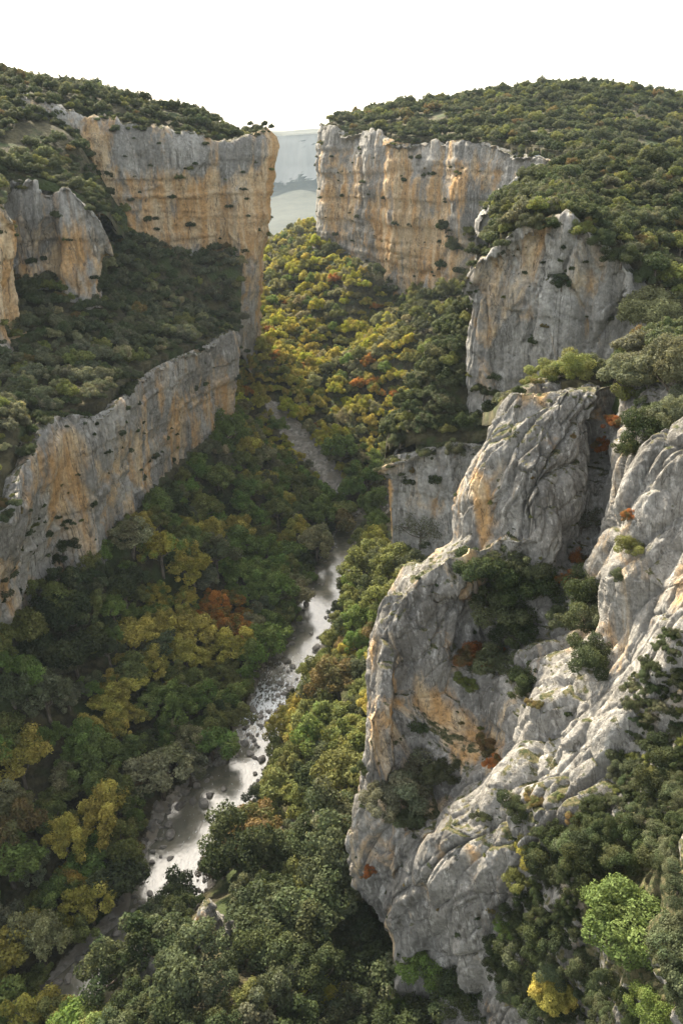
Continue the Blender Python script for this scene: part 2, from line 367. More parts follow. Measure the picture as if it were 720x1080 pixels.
# ------------------------------------------------------------------ rock walls
def rockdisp(P, a_big, a_flute, a_block, a_bed, a_fine, s=1.0, shear=0.0):
    Q = P.copy(); Q[:, 0] = Q[:, 0] - shear*Q[:, 2]; Q = Q*s
    Q = Q + np.stack([fbm(Q*0.05+9, 2), fbm(Q*0.05+33, 2), fbm(Q*0.05+57, 2)], 1)*0.9
    d = a_big*fbm(Q*(0.028, 0.028, 0.010), 3)
    bl = np.abs(perlin(Q*(0.085, 0.085, 0.010)+3)) + 0.5*np.abs(perlin(Q*(0.19, 0.19, 0.03)+8))
    d = d + a_flute*(np.sqrt(bl+0.02)*1.6 - 1.1)                  # pillars parted by narrow clefts
    d = d - a_block*1.5*facets(Q*(0.075, 0.075, 0.020)+5)
    d = d + a_block*0.62*facets(Q*(0.16, 0.16, 0.032)+25)
    d = d - a_block*0.24*facets(Q*(0.42, 0.42, 0.10)+45)
    d = d + a_block*0.10*facets(Q*(1.0, 1.0, 0.35)+65)
    for k, (f, fz, a) in enumerate(((0.11, 0.03, 0.35), (0.33, 0.10, 0.16))):
        v, e, t = cells(Q*(f, f, fz)+40*k); d = d + a_block*a*((v-0.5)*1.2 - 0.9*np.exp(-e*26))
    b = fbm(Q*(0.012, 0.012, 0.20), 3); d = d + a_bed*(np.tanh(b*12)*0.6 + 0.3*b)
    d = d + a_fine*(0.5*fbm(Q*(0.8, 0.8, 0.35), 3, 0.6) - 0.35*np.abs(perlin(Q*(1.9, 1.9, 0.8)+21)))
    return d
def warm_at(P, blobs, base=0.0):
    u, v, d = proj(P); w = np.full(len(P), base)
    for bu, bv, ru, rv, a in blobs: w = w + a*np.exp(-((u-bu)/ru)**2-((v-bv)/rv)**2)
    return w
WALLS = {}
def wall(name, ctrl, res, disp, mat, blobs=(), base=0.0, moss=()):
    G = resample(np.array(ctrl, float), res); N = normals(G)
    c = G.mean((0, 1)); face = -(N*(G)).sum(-1).mean()
    if face < 0: N = -N
    P = G.reshape(-1, 3); d = rockdisp(P, **disp); P2 = P + N.reshape(-1, 3)*d[:, None]
    f = grid_faces(*G.shape[:2])
    me = mesh_from(name, P2, f, mat, attrs={'warm': warm_at(P, blobs, base), 'moss': warm_at(P, moss)})
    link(name, me, kind='structure'); reg(P2, f); WALLS[name] = (P2, f); return (P2, f)
def stations(L, inward=8.0, profile=(0.0, 0.3, 0.65), bulge=(0.0, 1.0, -0.5), wrap=None):
    """L: (rim, base) world points in order; gives rows: inner lip, rim, mid, ..., base, buried foot."""
    R = np.array([a for a, b in L], float); B = np.array([b for a, b in L], float)
    tg = np.gradient(R[:, :2], axis=0); tg /= np.linalg.norm(tg, axis=1)[:, None]
    o = np.stack([tg[:, 1], -tg[:, 0], np.zeros(len(R))], 1)       # outward for left-to-right lists
    rows = [R - o*inward*2.5 + (0, 0, -6), R - o*inward + (0, 0, -0.8), R]
    for p, b in zip(profile[1:], bulge[1:]): rows.append(R*(1-p)+B*p + o*b)
    rows += [B, B + o*2 + (0, 0, -14)]
    return np.array(rows)

D_FAR = dict(a_big=3.2, a_flute=2.2, a_block=3.6, a_bed=0.7, a_fine=0.8, s=0.7)
D_LOW = dict(a_big=2.8, a_flute=2.0, a_block=3.0, a_bed=0.5, a_fine=0.6, s=0.8)
D_MID = dict(a_big=3.0, a_flute=2.6, a_block=3.6, a_bed=0.3, a_fine=0.5, s=0.8)

# left mesa, upper wall
L = [(W(20, 112, 362), W(60, 262, 366)), (W(75, 126, 366), W(110, 262, 367)), (W(130, 136, 372), W(150, 263, 373)), (W(180, 146, 382), W(190, 265, 382)),
     (W(230, 154, 388), W(232, 268, 388)), (W(262, 152, 394), W(250, 345, 388)), (W(276, 151, 402), W(260, 372, 400)),
     ((-43, 430, 0), (-53, 432, -112)), ((-75, 475, 2), (-80, 475, -115)), ((-160, 540, 5), (-165, 540, -115))]
LEFT_RIM = [a for a, b in L]
wall("left_upper_cliff", stations(L), 0.75, D_FAR, ROCK_FAR,
     blobs=[(150, 200, 60, 50, .35), (230, 215, 45, 60, .45), (275, 200, 14, 60, .8), (272, 300, 12, 50, .8), (175, 240, 80, 12, .5), (100, 170, 15, 40, .5), (220, 170, 90, 18, -.35)], base=0.05)
# left lower wall
L = [((-102, 108, -64), (-99, 108, -110)), (WZ(-5, 548, -72), WZ(-5, 692, -112)), (WZ(28, 492, -68), WZ(30, 650, -113)), (WZ(60, 443, -66), WZ(62, 618, -115)), (WZ(95, 437, -68), WZ(98, 594, -110)),
     (WZ(125, 425, -68), WZ(130, 560, -110)), (WZ(158, 392, -69), WZ(160, 520, -111)), (WZ(185, 377, -69), WZ(190, 497, -113)), (WZ(215, 364, -70), WZ(215, 478, -113)),
     (W(240, 353, 326), W(236, 458, 322)), (W(252, 352, 338), W(250, 447, 335)), ((-56, 362, -76), (-58, 362, -110)), ((-75, 378, -76), (-80, 378, -112))]
LOW_RIM = [a for a, b in L]
wall("left_lower_cliff", stations(L, 5), 0.5, D_LOW, ROCK_MID,
     blobs=[(120, 500, 50, 60, .3), (200, 440, 50, 50, .3), (60, 500, 20, 40, .35), (20, 610, 30, 60, .25), (90, 440, 60, 14, -.3)], base=0.05)
# crags on the left slope
L = [((-170, 245, -2), (-168, 240, -46)), (W(-60, 205, 244), W(-60, 350, 240)), (W(-10, 206, 242), W(-10, 358, 236)), (W(8, 213, 242), W(8, 356, 239)), (W(18, 232, 247), W(18, 342, 247)), (W(14, 240, 259), W(20, 320, 259)), (W(4, 230, 278), W(5, 310, 276))]
wall("left_near_crag", stations(L, 4), 0.6, dict(D_LOW, a_flute=2.2, a_big=2), ROCK_MID, blobs=[(10, 300, 25, 60, .55)], base=0.15)
L = [((-160, 286, -6), (-158, 286, -40)), (W(-20, 184, 290), W(-20, 280, 288)), (W(15, 184, 288), W(17, 300, 284)), (W(37, 190, 284), W(35, 298, 282)), (W(50, 202, 288), W(55, 272, 288)), (W(65, 191, 285), W(64, 318, 281)),
     (W(84, 206, 284), W(84, 330, 279)), (W(106, 225, 285), W(98, 338, 283)), (W(121, 254, 293), W(112, 294, 293)), (W(112, 245, 312), W(108, 285, 312)), (W(90, 215, 336), W(90, 250, 336))]
wall("left_middle_crag", stations(L, 4), 0.6, dict(D_LOW, a_flute=2.6, a_big=2), ROCK_MID, blobs=[(80, 270, 40, 40, .4), (45, 230, 20, 20, -.2)], base=0.2)
# right mesa wall
L = [((20, 680, 10), (20, 680, -70)), ((-14, 610, 8), (-14, 610, -68)), (W(339, 131, 565), W(331, 262, 560)), (W(352, 133, 545), W(352, 276, 540)), (W(372, 138, 525), W(372, 288, 515)), (W(398, 141, 500), W(396, 300, 492)), (W(410, 144, 482), W(412, 312, 474)),
     (W(440, 148, 470), W(442, 322, 458)), (W(478, 149, 446), W(478, 332, 430)), (W(518, 152, 424), W(520, 345, 412)), (W(556, 160, 398), W(560, 345, 385)), (W(600, 170, 372), W(600, 340, 360))]
RM_RIM = [a for a, b in L]
wall("right_upper_cliff", stations(L), 0.8, D_FAR, ROCK_FAR,
     blobs=[(412, 175, 9, 30, .7), (420, 190, 9, 40, .7), (440, 250, 26, 50, .6), (480, 190, 45, 30, .25), (355, 190, 14, 60, .35), (400, 250, 12, 50, .5), (480, 290, 20, 30, .35), (345, 140, 40, 14, -.3)], base=0.04, moss=[(470, 265, 14, 30, .25), (378, 200, 6, 30, .2), (336, 225, 7, 16, .3)])
# right buttress
L = [((64, 385, -22), (62, 385, -85)), ((54, 325, -30), (51, 325, -82)), ((47, 275, -36), (46, 275, -76)), (W(500, 285, 238), W(492, 450, 238)), (W(491, 288, 216), W(478, 460, 212)), (W(500, 260, 209), W(500, 452, 203)), (W(524, 240, 204), W(530, 445, 198)), (W(560, 230, 200), W(560, 440, 192)),
     (W(600, 234, 195), W(600, 435, 186)), (W(645, 252, 190), W(640, 430, 180)), (W(688, 290, 182), W(680, 430, 172)), (W(745, 345, 172), W(745, 450, 162))]
R1_RIM = [a for a, b in L]
wall("right_buttress", stations(L, 4), 0.45, dict(D_MID, a_block=5.2, a_flute=3.8, a_big=3.5), ROCK_MID,
     blobs=[(505, 400, 14, 50, .35), (575, 360, 22, 45, .28), (540, 350, 10, 40, .2), (595, 300, 20, 25, .2)], base=0.0, moss=[(510, 405, 14, 30, .12), (550, 300, 60, 6, .15)])
L = [((26, 250, -78), (26, 250, -112)), (W(409, 480, 216), W(412, 600, 212)), (W(402, 482, 206), W(404, 602, 201)), (W(425, 474, 203), W(420, 607, 198)), (W(450, 470, 200), W(450, 612, 195)), (W(490, 467, 198), W(490, 622, 192)), (W(545, 470, 195), W(545, 622, 190))]
wall("right_lower_buttress", stations(L, 3), 0.4, dict(D_MID, a_block=2.4, a_flute=1.6, a_big=1.6), ROCK_MID, blobs=[(404, 540, 7, 60, .7), (460, 520, 10, 30, .2)], base=0.0)
L = [(W(512, 222, 292), W(510, 250, 290)), (W(522, 204, 300), W(520, 236, 297)), (W(537, 186, 310), W(545, 216, 306)), (W(560, 170, 325), W(572, 196, 318)), (W(592, 162, 340), W(600, 180, 334)), (W(640, 160, 350), W(640, 176, 346))]
wall("right_crest_cliff", stations(L, 3), 0.7, D_MID, ROCK_MID, base=-0.1)
# near crag
rows = [(380, [(590, 165), (572, 138), (592, 134), (612, 132), (635, 132), (660, 130), (695, 125), (735, 118), (790, 110), (1000, 102)]),
        (397, [(575, 150), (557, 128), (580, 124), (605, 121), (630, 122), (655, 119), (690, 112), (730, 104), (790, 96), (1000, 89)]),
        (450, [(530, 150), (505, 126), (540, 119), (580, 116), (618, 118), (638, 120), (660, 106), (700, 98), (790, 88), (1000, 82)]),
        (520, [(505, 145), (481, 122), (520, 113), (570, 110), (610, 114), (630, 117), (652, 98), (700, 90), (790, 80), (1000, 74)]),
        (575, [(495, 140), (467, 119), (510, 111), (560, 107), (600, 111), (620, 112), (648, 93), (700, 85), (790, 75), (1000, 70)]),
        (608, [(430, 135), (398, 113), (440, 106), (500, 108), (560, 108), (603, 107), (642, 89), (700, 80), (790, 70), (1000, 65)]),
        (670, [(400, 130), (371, 107), (410, 100), (460, 103), (520, 106), (585, 100), (640, 84), (700, 76), (790, 66), (1000, 61)]),
        (740, [(395, 125), (363, 103), (400, 95), (450, 98), (496, 99), (550, 88), (625, 79), (690, 71), (790, 61), (1000, 57)]),
        (820, [(385, 120), (353, 100), (390, 91), (436, 93), (478, 88), (545, 78), (620, 71), (680, 64), (790, 56), (1000, 52)]),
        (880, [(375, 115), (342, 97), (378, 90), (425, 84), (475, 80), (540, 73), (600, 67), (670, 60), (790, 52), (1000, 48)]),
        (950, [(385, 110), (356, 94), (388, 86), (425, 83), (478, 76), (540, 69), (600, 62), (670, 56), (790, 48), (1000, 45)]),
        (1010, [(410, 105), (386, 90), (410, 84), (440, 81), (490, 73), (545, 66), (600, 59), (670, 52), (790, 44), (1000, 41)]),
        (1090, [(430, 100), (402, 87), (425, 81), (455, 77), (500, 69), (550, 62), (600, 55), (670, 48), (790, 40), (1000, 37)]),
        (1180, [(450, 98), (418, 86), (438, 80), (465, 76), (510, 67), (555, 60), (605, 53), (675, 46), (790, 38), (1000, 35)])]
ctrl = np.array([[W(u, v, Yd) for u, Yd in r] for v, r in rows])
CRAG = wall("near_crag", ctrl, 0.19, dict(a_big=3.2, a_flute=3.4, a_block=4.2, a_bed=0.1, a_fine=0.45, s=1.0, shear=0.3), ROCK_NEAR,
     blobs=[(497, 560, 9, 60, .6), (560, 410, 20, 14, .4), (478, 760, 22, 30, .6), (390, 760, 12, 50, .3), (600, 650, 20, 50, .35), (440, 930, 14, 40, .2), (700, 560, 20, 80, .2), (396, 1010, 8, 60, .5), (430, 760, 25, 60, .2), (370, 700, 10, 60, .3), (660, 560, 14, 60, .3), (520, 600, 30, 40, .2)], base=-0.06,
     moss=[(535, 455, 30, 9, .3), (515, 500, 14, 12, .2), (400, 1040, 12, 40, .2), (540, 880, 60, 50, .15), (670, 960, 100, 110, .7), (700, 760, 36, 70, .3), (560, 1050, 90, 50, .3)])

# ------------------------------------------------------------------ plateau, bench and ridge tops
def hfield(name, pts, poly, res, amp=1.5, cut=None, drop=None):
    f = rbf(pts); pl = np.array([tuple(q)[:2] for q in poly], float)
    xs = np.arange(pl[:, 0].min(), pl[:, 0].max()+res, res); ys = np.arange(pl[:, 1].min(), pl[:, 1].max()+res, res)
    X, Y = np.meshgrid(xs, ys); P = np.stack([X.ravel(), Y.ravel(), np.zeros(X.size)], 1)
    Z = f(X, Y) + (fbm(P*0.05, 4)*amp).reshape(X.shape)
    ins = inpoly(X, Y, [tuple(p) for p in pl]); keep = (ins[:-1, :-1] & ins[1:, :-1] & ins[:-1, 1:] & ins[1:, 1:]).ravel()
    V = np.stack([X, Y, Z], -1).reshape(-1, 3); Fc = grid_faces(len(ys), len(xs), keep)
    E = np.concatenate([Fc[:, [i, (i+1) % 4]] for i in range(4)]); key = np.sort(E, 1); key = key[:, 0].astype(np.int64)*len(V)+key[:, 1]
    _, ix, ct = np.unique(key, return_index=True, return_counts=True); E = E[ix[ct == 1]]        # open edges get an earth skirt
    ob = np.unique(E); mp = np.zeros(len(V), int); mp[ob] = np.arange(len(ob))+len(V)
    sk = V[ob] - (0, 0, 3.0); Fc0 = len(Fc); Fs = np.stack([E[:, 1], E[:, 0], mp[E[:, 0]], mp[E[:, 1]]], 1); VS = np.concatenate([V, sk]); FS = np.concatenate([Fc, Fs])
    link(name, mesh_from(name, VS, FS, GROUND, attrs={'scree': np.zeros(len(VS))}), kind='structure'); reg(VS, FS)
    return (V, Fc)
def inset(P, d):                     # pull rim points back from the edge (left-to-right lists)
    P = np.array(P, float); tg = np.gradient(P[:, :2], axis=0); tg /= np.linalg.norm(tg, axis=1)[:, None]
    return [tuple(p + d*np.array([-t[1], t[0], 0])) for p, t in zip(P, tg)]
lr = inset(LEFT_RIM, 4.0)
A_ = py([(0, 210, 244), (18, 236, 248), (15, 186, 290), (37, 191, 287), (65, 193, 288), (84, 208, 288), (106, 227, 290), (100, 205, 325), (118, 240, 335), (128, 262, 358), (0, 135, 335), (45, 128, 352), (90, 150, 350), (-60, 180, 275), (-80, 110, 370)])
TOP_PTS = [tuple(p) for p in lr] + A_ + py([(0, 88, 390), (60, 96, 410), (120, 106, 420), (180, 118, 430), (240, 133, 430)]) + [(-120, 480, 22), (-200, 370, 35), (-240, 250, 22), (-250, 500, 40)]
TOP = hfield("left_plateau", TOP_PTS, [tuple(p) for p in lr] + [(-320, 560), (-320, 250), (-170, 248)] + [tuple(p) for p in py([(-10, 208, 249), (14, 232, 270), (12, 186, 294), (50, 204, 293), (84, 208, 293), (106, 227, 295), (118, 250, 315), (128, 262, 335), (140, 262, 366), (100, 262, 366)])], 2.0)
lw = inset(LOW_RIM, 3.2)
B_ = py([(10, 374, 239), (18, 362, 248), (17, 300, 285), (64, 313, 282), (96, 332, 282), (112, 312, 296), (130, 244, 372), (192, 255, 370), (235, 262, 384), (165, 257, 361), (250, 300, 375), (-60, 352, 240), (-60, 290, 286)])
B_ += pz([(0, 450, -61), (60, 390, -63), (150, 345, -65), (200, 310, -60)]) + [(-120, 100, -52), (-160, 160, -50), (-190, 250, -45), (-120, 350, -30)]
BENCH = hfield("left_bench", [tuple(p) for p in lw] + B_, [tuple(p) for p in lw[:11]] + [tuple(p) for p in py([(258, 352, 372), (262, 340, 396)])] + [(-120, 400), (-190, 400), (-190, 80), (-102, 95)], 1.6)
rm = inset(RM_RIM, 4.0)
RTOP = hfield("right_plateau", [tuple(p) for p in rm] + py([(345, 127, 620), (400, 116, 620), (450, 110, 600), (500, 104, 590), (560, 96, 580), (610, 92, 570), (660, 96, 560), (720, 114, 540), (800, 130, 540), (660, 145, 440), (720, 165, 420), (600, 140, 440), (540, 140, 460), (440, 130, 520), (800, 170, 430)]) + [(60, 800, 20), (250, 800, 30)],
              [tuple(p) for p in rm] + [(150, 372), (330, 372), (330, 760), (20, 760)], 2.4)
r1 = inset(R1_RIM, 3.0)
RIDGE = hfield("right_ridge", [tuple(p) for p in r1] + py([(505, 240, 242), (545, 196, 270), (590, 174, 300), (650, 174, 300), (720, 172, 290), (720, 255, 222), (650, 225, 238), (600, 205, 248), (560, 210, 232), (700, 315, 188), (800, 230, 235), (800, 330, 190)]) + [(66, 345, -25), (130, 360, -18), (260, 340, -10), (56, 300, -34), (260, 200, -10), (60, 370, -24)],
               [tuple(p) for p in r1[1:]] + [(200, 162), (280, 200), (280, 382)], 1.8)
SPUR = hfield("right_spur", py([(402, 483, 207), (425, 476, 204), (450, 472, 201), (490, 468, 199), (472, 356, 228), (442, 404, 222), (412, 455, 213), (488, 325, 236), (480, 460, 206), (470, 420, 214)]) + [(60, 205, -62), (14, 235, -92), (24, 255, -85), (34, 275, -80), (45, 260, -58), (60, 300, -70)],
              [tuple(p) for p in py([(408, 480, 211), (427, 473, 207), (450, 469, 204), (490, 466, 202), (545, 468, 199)])] + [(62, 215), (62, 300), (32, 290), (20, 260), (12, 235)], 1.4)
SHELF = hfield("near_shelf", py([(560, 402, 127), (600, 402, 125), (640, 398, 127), (680, 380, 130), (720, 350, 142), (690, 440, 112), (720, 470, 103), (800, 450, 103), (650, 440, 117), (790, 360, 140)]) + [(60, 165, -46), (90, 160, -36), (40, 160, -50)],
               [tuple(p) for p in py([(565, 400, 129), (600, 402, 126), (640, 402, 124), (660, 420, 116), (690, 450, 110), (740, 470, 103), (830, 480, 98)])] + [(140, 170), (30, 170)], 1.2, 1.0)
# distant valley sides and plateau
def far_hill(name, prof, x0, x1, res, warp):
    xs = np.linspace(x0, x1, int((x1-x0)/res)); t = np.linspace(0, 1, 160); pr = cr(np.array(prof, float), t)
    X = np.repeat(xs[None], len(t), 0); Yb = np.repeat(pr[:, 0][:, None], len(xs), 1); Zb = np.repeat(pr[:, 1][:, None], len(xs), 1)
    P = np.stack([X, Yb, Zb], -1).reshape(-1, 3)
    d = fbm(P*(0.002, 0.0, 0.0), 4)*warp + ridged(P*(0.004, 0.001, 0.003), 4)*16
    P[:, 1] += d; P[:, 2] += fbm(P*0.002, 3)*14
    f = grid_faces(len(t), len(xs)); link(name, mesh_from(name, P, f, FARMAT, attrs={'warm': np.zeros(len(P)), 'moss': np.zeros(len(P))}), kind='structure'); reg(P, f)
k = NT("far_slopes"); geo = k.n('NewGeometry'); pos = geo.outputs['Position']
st = k.n('SeparateXYZ', i_0=geo.outputs['True Normal']).outputs[2]
c = k.mix(k.step(k.noise(pos, 0.03, 8, 0.7), 0.42, 0.58), (0.012, 0.02, 0.014), (0.03, 0.036, 0.024))
c = k.mix(k.step(k.math('ADD', st, k.math('MULTIPLY', k.noise(k.mapv(pos, (1, 1, 0.3)), 0.02, 6), 0.3)), 0.55, 0.72), k.mix(k.noise(k.mapv(pos, (1, 1, 0.2)), 0.03, 6), (0.26, 0.25, 0.23), (0.50, 0.48, 0.44)), c)
k.put(c, k.b.inputs['Base Color']); k.put(0.95, k.b.inputs['Roughness']); FARMAT = k.m
far_hill("distant_hill", [(2200, -360), (2600, -310), (3000, -277), (3400, -243), (3800, -205), (3950, -170), (3990, 5), (4010, 36), (4200, 48), (4700, 55), (5600, 50)], -2600, 2600, 14, 150)

# ------------------------------------------------------------------ ray casting on what is built so far
offs = np.cumsum([0]+[len(v) for v in BVH_V[:-1]])
AV = np.concatenate(BVH_V); AF = np.concatenate([f+o for f, o in zip(BVH_F, offs)])
BV = BVHTree.FromPolygons(AV.tolist(), AF.tolist())
def cast(u, v):
    tx, ty = (u-360)/F, (540-v)/F
    d = Vector((tx, CT+ST*ty, -ST+CT*ty)).normalized(); h = BV.ray_cast(Vector((0, 0, 0)), d)
    return h
def drop_to(x, y, ztop=400):
    h = BV.ray_cast(Vector((x, y, ztop)), Vector((0, 0, -1))); return h[0]
def visible(p):
    p = Vector(p); L = p.length; h = BV.ray_cast(Vector((0, 0, 0)), p/L)
    return h[0] is None or h[3] > L - 3.0

# ------------------------------------------------------------------ plants
def tube(P, R, n=7):
    P = np.array(P, float); V = []; Fc = []
    tg = np.gradient(P, axis=0); tg /= np.linalg.norm(tg, axis=1)[:, None]
    for i, (p, t, r) in enumerate(zip(P, tg, R)):
        a = np.cross(t, (0.3, 0.9, 0.1)); a /= np.linalg.norm(a); b = np.cross(t, a)
        for j in range(n):
            an = 2*math.pi*j/n; V.append(p + r*(a*math.cos(an)+b*math.sin(an)))
    m = len(P)
    for i in range(m-1):
        for j in range(n): Fc.append((i*n+j, i*n+(j+1) % n, (i+1)*n+(j+1) % n, (i+1)*n+j))
    return np.array(V), np.array(Fc)
def make_trunk(name, lobes, zc, r=0.075, bare=False, seed=0):
    g = np.random.default_rng(seed); V = []; Fc = []; o = 0
    def add(P, R, n=6):
        nonlocal o
        v, f = tube(P, R, n); V.append(v); Fc.append(f+o); o += len(v)
    lean = g.normal(size=2)*0.08; top = zc*0.95
    P = [(0, 0, -0.25), (lean[0]*.3, lean[1]*.3, zc*0.3), (lean[0], lean[1], zc*0.6), (lean[0]*1.3, lean[1]*1.3, top)]
    t = np.linspace(0, 1, 9); Pm = cr(np.array(P), t); add(Pm, r*(1.25-0.75*t), 8)
    for i, c in enumerate(lobes[:9]):
        k = g.uniform(0.4, 0.95); a = Pm[int(k*8)]; c = np.array(c)
        mid = (a+c)/2 + (0, 0, -0.08) + g.normal(size=3)*0.04
        add(cr(np.array([a, mid, c]), np.linspace(0, 1, 6)), r*0.5*(1-0.75*np.linspace(0, 1, 6)), 5)
    if bare:
        for i in range(26):
            c = np.array(lobes[i % len(lobes)]); e = c + g.normal(size=3)*(0.35, 0.35, 0.3)
            add(cr(np.array([c*0.6+(0, 0, zc*.35), c, e]), np.linspace(0, 1, 5)), 0.014*(1.1-np.linspace(0, 1, 5)), 4)
    return mesh_from(name, np.concatenate(V), np.concatenate(Fc), BARK)
def make_crown(name, seed, nl, leaf, nleaf, zc=1.0, flat=0.72, rl=(0.26, 0.44), spread=0.72, loose=0.12, cone=0.0, dist=1.0):
    g = np.random.default_rng(seed); lobes = []; rad = []
    tries = 0
    while len(lobes) < nl and tries < 2000:
        tries += 1
        d = g.normal(size=3); d /= np.linalg.norm(d); d[2] = abs(d[2])*1.0 - 0.28
        rr = g.uniform(0.55, 1.0)*spread; c = d*rr*(1, 1, flat)
        if cone: s = 1-cone*(c[2]/flat+0.3); c[:2] *= max(s, 0.15)
        r = g.uniform(*rl); c = c*(1+dist*0.35*math.sin(2*math.atan2(c[1], c[0])+seed)+dist*0.2*math.sin(3*math.atan2(c[1], c[0])+seed*2.3))
        if all(np.linalg.norm(c-q) > 0.5*(r+s_) for q, s_ in zip(lobes, rad)): lobes.append(c); rad.append(r)
    lobes = np.array(lobes+[np.array([0, 0, 0.05])]); rad = np.array(rad+[0.42])
    pr = rad**2; pr /= pr.sum(); idx = g.choice(len(lobes), nleaf*2, p=pr)
    d = g.normal(size=(nleaf*2, 3)); d /= np.linalg.norm(d, axis=1)[:, None]
    bump = 1 + 0.36*perlin(d*2.6 + idx[:, None]*7.7) + 0.12*perlin(d*6.5+idx[:, None]*3.1)
    rr = (1 - np.abs(g.normal(size=nleaf*2))*loose + (g.random(nleaf*2) < 0.10)*g.random(nleaf*2)*0.22)*bump
    p = lobes[idx] + d*(rad[idx]*rr)[:, None]*(1, 1, 0.86)
    deep = np.zeros(len(p), bool)
    for c, r in zip(lobes, rad): deep |= np.linalg.norm((p-c)/(1, 1, 0.86), axis=1) < r*0.72
    ok = ~deep | (g.random(len(p)) < 0.10); p = p[ok][:nleaf]; d = d[ok][:nleaf]; li = idx[ok][:nleaf]
    nm = d*0.9 + g.normal(size=p.shape)*0.55 + (0, 0, 0.35); nm /= np.linalg.norm(nm, axis=1)[:, None]
    a = np.cross(nm, g.normal(size=p.shape)); a /= np.linalg.norm(a, axis=1)[:, None]; b = np.cross(nm, a)
    s = leaf*g.uniform(0.55, 1.3, (len(p), 1)); w = s*g.uniform(0.45, 0.8, (len(p), 1))
    q = p + (0, 0, zc)
    V = np.stack([q-a*s, q-b*w+nm*s*0.15, q+a*s, q+b*w-nm*s*0.1], 1).reshape(-1, 3)
    Fc = np.arange(len(V)).reshape(-1, 4)
    lv = np.repeat(np.clip(g.normal(1.0, 0.2, len(p)) , 0.5, 1.6)*(1+0.22*perlin(p*3.0+5))*g.uniform(0.78, 1.25, len(lobes))[li], 4)
    me = mesh_from(name, V, Fc, LEAF, smooth=False, attrs={'leafv': lv})
    return me, [tuple(c+(0, 0, zc)) for c in lobes]

KIND = {}
def kind(key, **kw):
    zc = kw.get('zc', 1.0); n = kw.pop('variants', 3); bare = kw.pop('bare', False); tr = kw.pop('tr', 0.075); KIND[key] = []
    for i in range(n):
        me, lb = make_crown("crown", 100+i*13+len(KIND)*101, **kw)
        KIND[key].append((me, make_trunk("trunk", lb, zc, tr, bare, i)))
kind('oak', nl=20, leaf=0.055, nleaf=5200, variants=5, zc=1.0, rl=(0.15, 0.40), loose=0.3, spread=0.85)
kind('broad', nl=30, leaf=0.046, nleaf=7500, variants=4, zc=1.35, flat=0.95, rl=(0.14, 0.32), spread=0.95, loose=0.34)
kind('bush', nl=11, leaf=0.065, nleaf=3000, variants=4, zc=0.55, flat=0.6, loose=0.2, tr=0.05)
kind('hero', nl=60, leaf=0.024, nleaf=30000, variants=3, zc=1.1, flat=0.8, rl=(0.10, 0.27), spread=0.8, loose=0.3, dist=0.25)
kind('herobush', nl=22, leaf=0.028, nleaf=17000, variants=4, zc=0.6, flat=0.75, rl=(0.12, 0.34), spread=1.0, loose=0.4)
kind('small', nl=9, leaf=0.11, nleaf=900, variants=5, zc=0.95)
kind('sparse', nl=16, leaf=0.03, nleaf=2600, variants=2, zc=0.95, flat=0.8, rl=(0.16, 0.28), spread=0.85, loose=0.5, bare=True, tr=0.05)

T = dict(
 holm=((.050, .064, .034), (.075, .086, .050)), dark=((.030, .042, .020), (.050, .062, .028)), grey=((.080, .090, .058), (.105, .112, .075)),
 green=((.080, .125, .034), (.110, .145, .046)), bright=((.080, .112, .036), (.098, .130, .044)), olive=((.095, .112, .040), (.125, .135, .048)),
 yell=((.19, .185, .048), (.27, .24, .065)), gold=((.225, .185, .045), (.095, .135, .04)), orange=((.25, .12, .03), (.12, .115, .04)), brown=((.115, .088, .040), (.075, .082, .036)),
 rust=((.22, .088, .03), (.085, .07, .035)), lime=((.20, .22, .035), (.27, .25, .05)), sage=((.17, .17, .10), (.12, .13, .07)))
def jit(c, a=0.13):
    k = random.uniform(1-a, 1+a); return tuple(max(0.005, x*1.35*k*random.uniform(1-a*.5, 1+a*.5)) for x in c)

CLEAR = [ [(250, 352), (240, 455), (200, 492), (165, 518), (120, 580), (60, 618), (35, 652), (-10, 690), (-10, 600), (40, 570), (60, 455), (130, 430), (180, 385)],
          [(100, 150), (130, 160), (180, 170), (270, 165), (270, 300), (262, 345), (260, 262), (145, 250), (122, 200)],
          [(335, 145), (350, 145), (490, 162), (475, 200), (455, 240), (450, 300), (430, 305), (385, 285), (332, 250)],
          [(515, 258), (560, 238), (640, 275), (680, 330), (640, 400), (560, 398), (520, 430), (484, 445), (494, 300)],
          [(404, 488), (475, 478), (478, 500), (465, 570), (408, 590)], TALUS, SCREES[1],
          [(376, 556), (352, 560), (335, 615), (310, 665), (280, 715), (262, 760), (225, 815), (165, 850), (150, 935), (205, 930), (255, 860), (275, 800), (298, 750), (335, 690), (360, 625)],
          [(15, 190), (60, 196), (105, 225), (120, 260), (98, 305), (60, 270), (15, 270)], [(-5, 215), (15, 222), (17, 335), (-5, 345)],
          [(205, 930), (246, 930), (248, 1040), (202, 1035)], [(148, 1000), (170, 1000), (170, 1060), (146, 1060)],
          [(175, 925), (120, 950), (40, 1060), (60, 1080), (100, 1080), (130, 1020)]]
def clear_zone(u, v): return any(inpoly(np.array([u]), np.array([v]), p)[0] for p in CLEAR)

